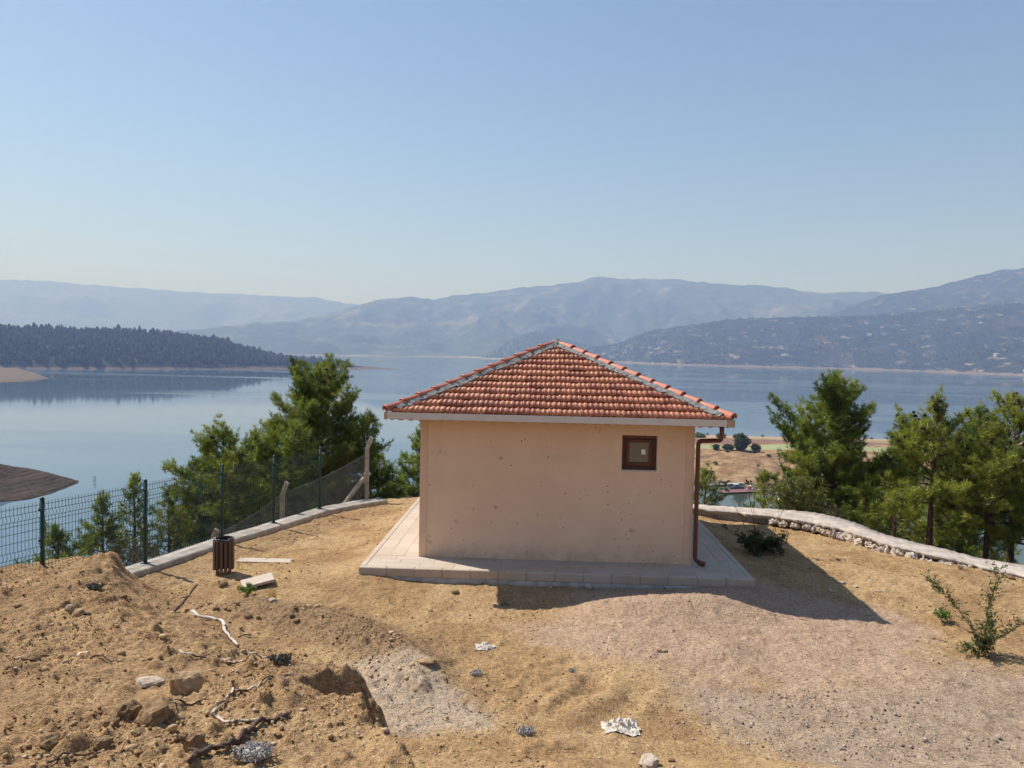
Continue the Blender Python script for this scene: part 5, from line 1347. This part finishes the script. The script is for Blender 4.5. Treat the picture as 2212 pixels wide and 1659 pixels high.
def grass_tuft(p, label, seed, n=120, mat='straw', name='grass_tuft'):
    x, y, z, w, h = p; r = random.Random(seed); V = []; T = []
    for i in range(n):
        a = r.uniform(0, 6.28); q = r.random()*w*.2; b = Vector((math.cos(a)*q, math.sin(a)*q, -.01)); e = b + Vector((math.cos(a)*w*.4*r.random(), math.sin(a)*w*.4*r.random(), h*r.uniform(.6, 1.1))); s = Vector((-math.sin(a), math.cos(a), 0))*.003
        V += [b-s, b+s, e]; T += [r.random()]*3
    o = link(name, np_mesh(name, np.array([list(v) for v in V]), np.arange(len(V)).reshape(-1, 3), False, dict(tint=T)), M[mat]); o.location = (x, y, z)
    return tag(o, label, 'grass')
grass_tuft(PL['straw'][0], 'golden dry grass tuft beside a pale stone', 1)
grass_tuft((-1.95, 12.35, gz(-1.95, 12.35), .12, .28), 'thin dry grass blades in front of the plinth corner', 2, 14)
grass_tuft((-.05, 12.35, gz(-.05, 12.35), .35, .07), 'grey green dry tuft at the tip of the eave shadow', 3, 120, 'greybrush')
grass_tuft((8.95, 14.75, gz(8.95, 14.75), .25, .16), 'olive grass tuft at the foot of the right wall', 4, 90, 'greybrush')
grass_tuft((-5.0, 13.85, gz(-5, 13.85), .3, .3), 'thin dry stalks behind the waste bin', 5, 26)
# yellow green vine tumbling over the wall
r = random.Random(17); st = []
for k in range(46):
    a = r.uniform(0, 6.28); x1, z1 = r.uniform(-.75, .8), r.uniform(.1, .95)
    st.append(([(r.uniform(-.25, .25), 0, 0), (x1*.5, r.uniform(-.3, .2), z1*1.1), (x1, r.uniform(-.35, .3), z1*r.uniform(.6, 1.2)), (x1+r.uniform(-.3, .3), r.uniform(-.4, .3), z1*r.uniform(.2, 1.0))], .011, .2, 1.3))
leafy('vine', (7.45, 19.55, -.2), 'tangled yellow green vine growing behind the stone wall', 'vine', 12, st, 'lime', 'lime', (.06, .022), 22, .09, sub=3)
# dry scrub on the slope
for k, (x, y, w, h, lab) in enumerate([(-9.0, 17.6, 1.0, 1.0, 'grey leafless thicket beside the slim tiered pine'), (-8.2, 17.0, .8, .6, 'dry brown bush below the second fence post'), (-7.0, 18.3, .8, .55, 'dry scrub beneath the fence kerb'), (-6.2, 19.6, .9, .6, 'dry scrub behind the lower concrete post'),
                                     (11.7, 17.9, .9, .8, 'dry twiggy scrub between the right trunks'), (8.6, 19.9, .6, .7, 'grey green bush behind the wall below the broad pine')]):
    r = random.Random(k+60); st = []
    for q in range(46):
        a = r.uniform(0, 6.28); L = r.uniform(.3, 1)*w*.6; st.append(([(r.uniform(-.2, .2)*w, r.uniform(-.2, .2)*w, 0), (math.cos(a)*L*.5, math.sin(a)*L*.5, h*r.uniform(.3, .7)), (math.cos(a)*L, math.sin(a)*L, h*r.uniform(.4, 1.1))], .007, .3, .6))
    leafy('scrub', (x, y, gz(x, y)-.03), lab, 'scrub', k, st, 'greybrush', 'twig', (.03, .008), 16, .1, sub=2)

# ---------------------------------------------------------------- distant trees, hamlets, boats
def blob_tree(r, h, w):
    """ragged low-poly conifer as verts/faces"""
    V = []; F = []; n_ = 6
    for z, q in ((.12, .75), (.35, 1.0), (.6, .72), (.82, .38)):
        for k in range(n_):
            a = 2*math.pi*k/n_ + z*2; rr_ = w*.5*q*r.uniform(.6, 1.25); V.append((math.cos(a)*rr_, math.sin(a)*rr_, h*(z + r.uniform(-.06, .06))))
    V.append((0, 0, h)); V.append((0, 0, h*.05))
    for i in range(3): F += [(i*n_+k, i*n_+(k+1) % n_, (i+1)*n_+(k+1) % n_, (i+1)*n_+k) for k in range(n_)]
    tr = [(3*n_+k, 3*n_+(k+1) % n_, 4*n_) for k in range(n_)] + [((k+1) % n_, k, 4*n_+1) for k in range(n_)]
    return np.array(V), [f for q in F for f in ((q[0], q[1], q[2]), (q[0], q[2], q[3]))] + tr
r = random.Random(9); PROTO = [blob_tree(r, 1, r.uniform(.5, .85)) for _ in range(10)]
def wood_mass(key, n, hmin, hmax, label, seed, mat, tmin=.08, thr=.0, ridge=0):
    X, Y, Z = HG[key]; rs = np.random.RandomState(seed); rows, cols = X.shape; m_ = rows-10
    VV = []; FF = []; TT = []; b = 0; cnt = 0
    tries = 0
    while cnt < n and tries < n*8:
        tries += 1
        fi = (tmin + (1-tmin)*rs.random_sample())*(m_-1); fj = rs.random_sample()*(cols-1)
        if cnt < ridge: fi = (m_-1)*(.93 + .07*rs.random_sample())
        i, j = int(fi), int(fj); i = min(i, rows-2); j = min(j, cols-2); u, v = fi-i, fj-j
        q = [a[i, j]*(1-u)*(1-v) + a[i+1, j]*u*(1-v) + a[i, j+1]*(1-u)*v + a[i+1, j+1]*u*v for a in (X, Y, Z)]
        if q[2] < LAKE + 6: continue
        if vn(np.array([q[0]*.012]), np.array([q[1]*.012]), 3)[0] < thr: continue
        h = rs.uniform(hmin, hmax)*(1.45 if rs.random_sample() < .06 else 1); V, F = PROTO[rs.randint(10)]
        VV.append(V*np.array([h, h, h]) + np.array([q[0], q[1], q[2]-.5])); FF.append(np.array(F)+b); TT.append(np.full(len(V), rs.random_sample())); b += len(V); cnt += 1
    o = link('woodland', np_mesh('woodland', np.concatenate(VV), np.concatenate(FF), False, dict(tint=np.concatenate(TT))), M[mat])
    tag(o, label, kind='stuff')
M['wood'] = mk_needle('far_pinewood', (.009, .015, .009), (.026, .032, .016), (.05, .045, .022))
wood_mass('peninsula', 5200, 5, 13, 'dense pine wood covering the left peninsula', 3, 'wood', .08, .06, 200)
wood_mass('right_front', 7000, 5, 11, 'scattered scrub oaks and pines on the right hillside', 5, 'wood', .06, .44)
wood_mass('knoll2', 700, 8, 14, 'pine wood on the far hillock', 7, 'wood', .1, .2)

# hamlet houses on the far shore
def hamlet_house(wall, roofm):
    t = empty('far_house'); w, d, h = 11, 8, 5.5
    MB().box(-w/2, -d/2, -2, w/2, d/2, h).build('wall', wall, t)
    MB().add([(-w/2-.6, -d/2-.6, h), (w/2+.6, -d/2-.6, h), (w/2+.6, d/2+.6, h), (-w/2-.6, d/2+.6, h), (-w/2+1.5, 0, h+2.6), (w/2-1.5, 0, h+2.6)], [(0, 1, 5, 4), (1, 2, 5), (2, 3, 4, 5), (3, 0, 4), (3, 2, 1, 0)]).build('roof', roofm, t)
    for k in (-1, 1): MB().box(k*2.8-.7, -d/2-.06, 2.2, k*2.8+.7, -d/2+.05, 3.8).build('window', M['deck'], t)
    return t
M['limewash'] = plain('limewash', (.72, .66, .56), .9, .1, .2)
M['farroof'] = plain('far_roof', (.40, .20, .13), .9, .2, .3)
hp = [hamlet_house(M['limewash'], M['farroof']), hamlet_house(M['limewash'], M['capwall'])]
spots = []
X, Y, Z = HG['right_front']; mm = X.shape[0]-10; cc = X.shape[1]
r = random.Random(21)
def frac(a, b, c, d, n, s): return [(r.uniform(a, b), r.uniform(c, d), s) for _ in range(n)]
# (along shore 0..1, up slope 0..1)
CL = [(frac(.03, .13, .30, .75, 13, 1), 'cream house in the hamlet nearest the roof apex on the far shore', 'houses of the far hamlet'), (frac(.16, .24, .35, .6, 6, 1), 'small house in the hamlet left of the bare knoll', 'houses of the middle hamlet'),
      (frac(.36, .46, .20, .42, 7, 1), 'house scattered low on the right hillside', 'houses low on the right hillside'), (frac(.50, .98, .45, .9, 11, 1), 'house scattered high on the right hillside', 'houses high on the right hillside'), (frac(.78, .98, .08, .25, 5, 1), 'house near the water below the right mountain', 'houses near the right shore')]
first = [True, True]
for S, lab, grp in CL:
    for a, b, s in S:
        j = min(cc-2, int(a*(cc-1))); i = min(mm-2, int(b*(mm-1))); k = r.randrange(2)
        o = hp[k] if first[k] else copy_tree(hp[k]); first[k] = False
        o.location = (X[i, j], Y[i, j], Z[i, j]); o.rotation_euler = (0, 0, r.uniform(-.9, .9)); sc = r.uniform(.8, 1.5); o.scale = (sc*r.uniform(.9, 1.6), sc, sc*.9)
        tag(o, lab, 'house', grp)

# trees and bushes on the farmland
def far_bush(x, y, w, h, seed, label, cat, mat='leaf', grp=None, n=420):
    rs = np.random.RandomState(seed); z = float(flat_z(np.array([x]), np.array([y]))[0])
    t = empty('lakeside_tree' if h > 3 else 'lakeside_bush', (x, y, z)); tag(t, label, cat, grp)
    P = rs.normal(size=(n, 3)); P /= np.linalg.norm(P, axis=1, keepdims=True); P *= (rs.random_sample((n, 1))**.4)
    lump = 1 + .9*fbm(P[:, 0]*1.8+seed, P[:, 2]*1.8+P[:, 1], 3, seed)
    P = P*lump[:, None]*np.array([w/2, w/2, h*.48]) + np.array([0, 0, h*.52])
    D = rs.normal(size=(n, 3)); D /= np.linalg.norm(D, axis=1, keepdims=True)
    V, tint = needles(P, D, rs, 8, w*.14, w*.075, 1.2)
    link('crown', np_mesh('crown', V, np.arange(len(V)).reshape(-1, 3), False, dict(tint=tint)), M[mat], t)
    MB().tube([(0, 0, -.5), (0, 0, h*.6)], [.03*h+.05, .02*h], 6).build('trunk', M['bark'], t, True)
far_bush(93, 303, 5.4, 6.6, 1, 'dark round tree at the edge of the lakeside field', 'tree', n=700)
far_bush(82.5, 302, 2.8, 2.5, 2, 'dark bush left of the round lakeside tree', 'bush')
far_bush(87.5, 303, 4.2, 1.7, 3, 'low dark hedge joining bush and round tree', 'bush')
far_bush(98, 301, 3.6, 3.4, 4, 'dark tree right of the round lakeside tree', 'tree')
far_bush(101, 362, 4.2, 1.8, 5, 'olive thicket by the lakeside field edge', 'bush', 'leaf2'); far_bush(92, 366, 5, 1.8, 6, 'olive bush nearest the downpipe bend', 'bush', 'leaf2')
far_bush(111, 368, 3.8, 1.9, 7, 'olive bush right of the downpipe bend', 'bush', 'leaf2')
for k in range(9): far_bush(112 + k*13 + (k*37 % 7), 428 - (k*29 % 9), 1.6, 1.1, 20+k, 'tiny bush on the far waterline of the field', 'bush', 'leaf', 'bushes along the waterline', 120)
for k in range(8): far_bush(140 + k*17, 262 + (k*41 % 30), 5 + k % 3, 4 + k % 3, 40+k, 'scrubby tree on the bank behind the right pines', 'tree', 'leaf2' if k % 3 == 0 else 'leaf', 'trees on the inlet bank', 420)
for k in range(12): far_bush(62 + k*8.5 + (k*53 % 9), 276 + (k*37 % 26), 1.2 + .5*(k % 3), .8 + .4*(k % 2), 60+k, 'low dry bush on the brown inlet bank', 'bush', 'greybrush' if k % 2 else 'leaf2', 'low bushes on the inlet bank', 110)
# drowned tree in the lake
dt = empty('drowned_tree', (-134.8, 243, LAKE-.2)); tag(dt, 'bare drowned tree standing in the lake', 'dead tree')
r = random.Random(5); m = MB(); m.tube([(0, 0, 0), (.1, 0, 1.0), (.05, 0, 2.3)], [.09, .07, .03], 6)
m.build('trunk', M['greybrush'], dt)
m = MB()
for k in range(18):
    a = r.uniform(0, 6.28); z = r.uniform(.4, 2.0); L = r.uniform(.5, 1.1); m.tube([(0.05, 0, z), (math.cos(a)*L*.5, math.sin(a)*L*.5, z+.25), (math.cos(a)*L, math.sin(a)*L, z+r.uniform(.2, .7))], [.035, .028, .01], 4, False)
m.build('branches', M['greybrush'], dt)

# pontoons and boats in the inlet
M['deckred'] = plain('red_deck', (.20, .085, .07), .8, .15, 1)
M['deckgrey'] = plain('grey_deck', (.36, .32, .28), .8, .15, 1)
M['boatwhite'] = plain('white_hull', (.78, .78, .76), .4, .05, 1)
M['boatred'] = plain('red_cloth', (.55, .05, .05), .7, .1, 1)
M['boatblue'] = plain('blue_grey_hull', (.10, .14, .18), .5, .1, 1)
def pontoon(loc, rz, L, w, deck, label, boards=10):
    t = empty('pontoon', loc, rz); tag(t, label, 'pontoon')
    st = L/boards
    for k in range(boards): MB().box(-L/2+k*st+.03, -w/2, .42, -L/2+(k+1)*st-.03, w/2, .50).build('deck_board', deck, t)
    MB().box(-L/2, -w/2+.1, .30, L/2, w/2-.1, .41).build('frame', M['black'], t)
    for k in range(4):
        x = -L/2 + (k+.5)*L/4; MB().tube([(x, -w/2+.2, .1), (x, w/2-.2, .1)], .28, 10).build('float', M['black'], t, True)
    return t
def boat(loc, rz, L, hull, label, cabin=None):
    t = empty('boat', loc, rz); tag(t, label, 'boat'); V = []; n_ = 9
    for i in range(n_):
        s = i/(n_-1); w = L*.17*min(1, (1-s)*2.6)**.6*(.85+.15*min(1, s*5)); sh = .55 + .25*s*s; x = -L/2 + L*s
        V += [(x, -w, sh), (x, -w*.75, -.1), (x, w*.75, -.1), (x, w, sh), (x, w*.82, sh-.03), (x, w*.6, .15), (x, -w*.6, .15), (x, -w*.82, sh-.03)]
    F = [(i*8+k, i*8+(k+1) % 8, (i+1)*8+(k+1) % 8, (i+1)*8+k) for i in range(n_-1) for k in range(8)] + [tuple(range(7, -1, -1)), tuple((n_-1)*8+k for k in range(8))]
    MB().add(V, F).build('hull', hull, t)
    MB().box(-L*.05, -L*.13, .30, L*.03, L*.13, .36).build('thwart', M['deckgrey'], t); MB().box(-L*.52, -.16, .3, -L*.49-.0, .16, 1.0).build('motor', M['black'], t)
    if cabin: MB().box(-L*.22, -L*.1, .5, L*.06, L*.1, 1.5).build('cabin', cabin, t); MB().box(-L*.24, -L*.115, 1.5, L*.10, L*.115, 1.58).build('cabin_roof', M['boatwhite'], t)
    return t
pontoon((76, 249, LAKE), .30, 14, 4.6, M['deckred'], 'broad reddish floating pontoon in the inlet')
pontoon((76.0, 262.5, LAKE), .42, 15, 1.9, M['deckgrey'], 'narrow grey floating jetty reaching the far bank', 12)
pontoon((85.5, 252.0, LAKE), .22, 7, 1.2, M['deckgrey'], 'short grey walkway at the right end of the red pontoon', 6)
boat((69.5, 259.2, LAKE), .3, 4.6, M['boatwhite'], 'white boat moored at the end of the grey jetty')
boat((77.5, 255.6, LAKE), .1, 5.2, M['boatblue'], 'dark boat with a small cabin beside the red pontoon', M['boatblue'])
boat((80.5, 250.9, LAKE+.3), .25, 3.8, M['boatwhite'], 'small white boat with red cover on the red pontoon', M['boatred'])
o = boat((118, 232, LAKE+.1), .9, 6.0, M['boatwhite'], 'pale boat seen between the right pines', M['boatwhite'])

# ---------------------------------------------------------------- haze over the lake
n = NT('haze_air')
pv = n.n('ShaderNodeVolumePrincipled'); pv.inputs['Color'].default_value = (.36, .53, 1.0, 1); pv.inputs['Absorption Color'].default_value = (.76, .74, 1, 1); pv.inputs['Density'].default_value = HAZE; pv.inputs['Anisotropy'].default_value = .1
n.l(pv.outputs[0], n.out.inputs['Volume'])
hz = MB().box(-15500, -3500, LAKE-9, 15500, 15500, 1150).build('haze', n.m)
tag(hz, 'thin blue haze over the lake and mountains', kind='stuff')
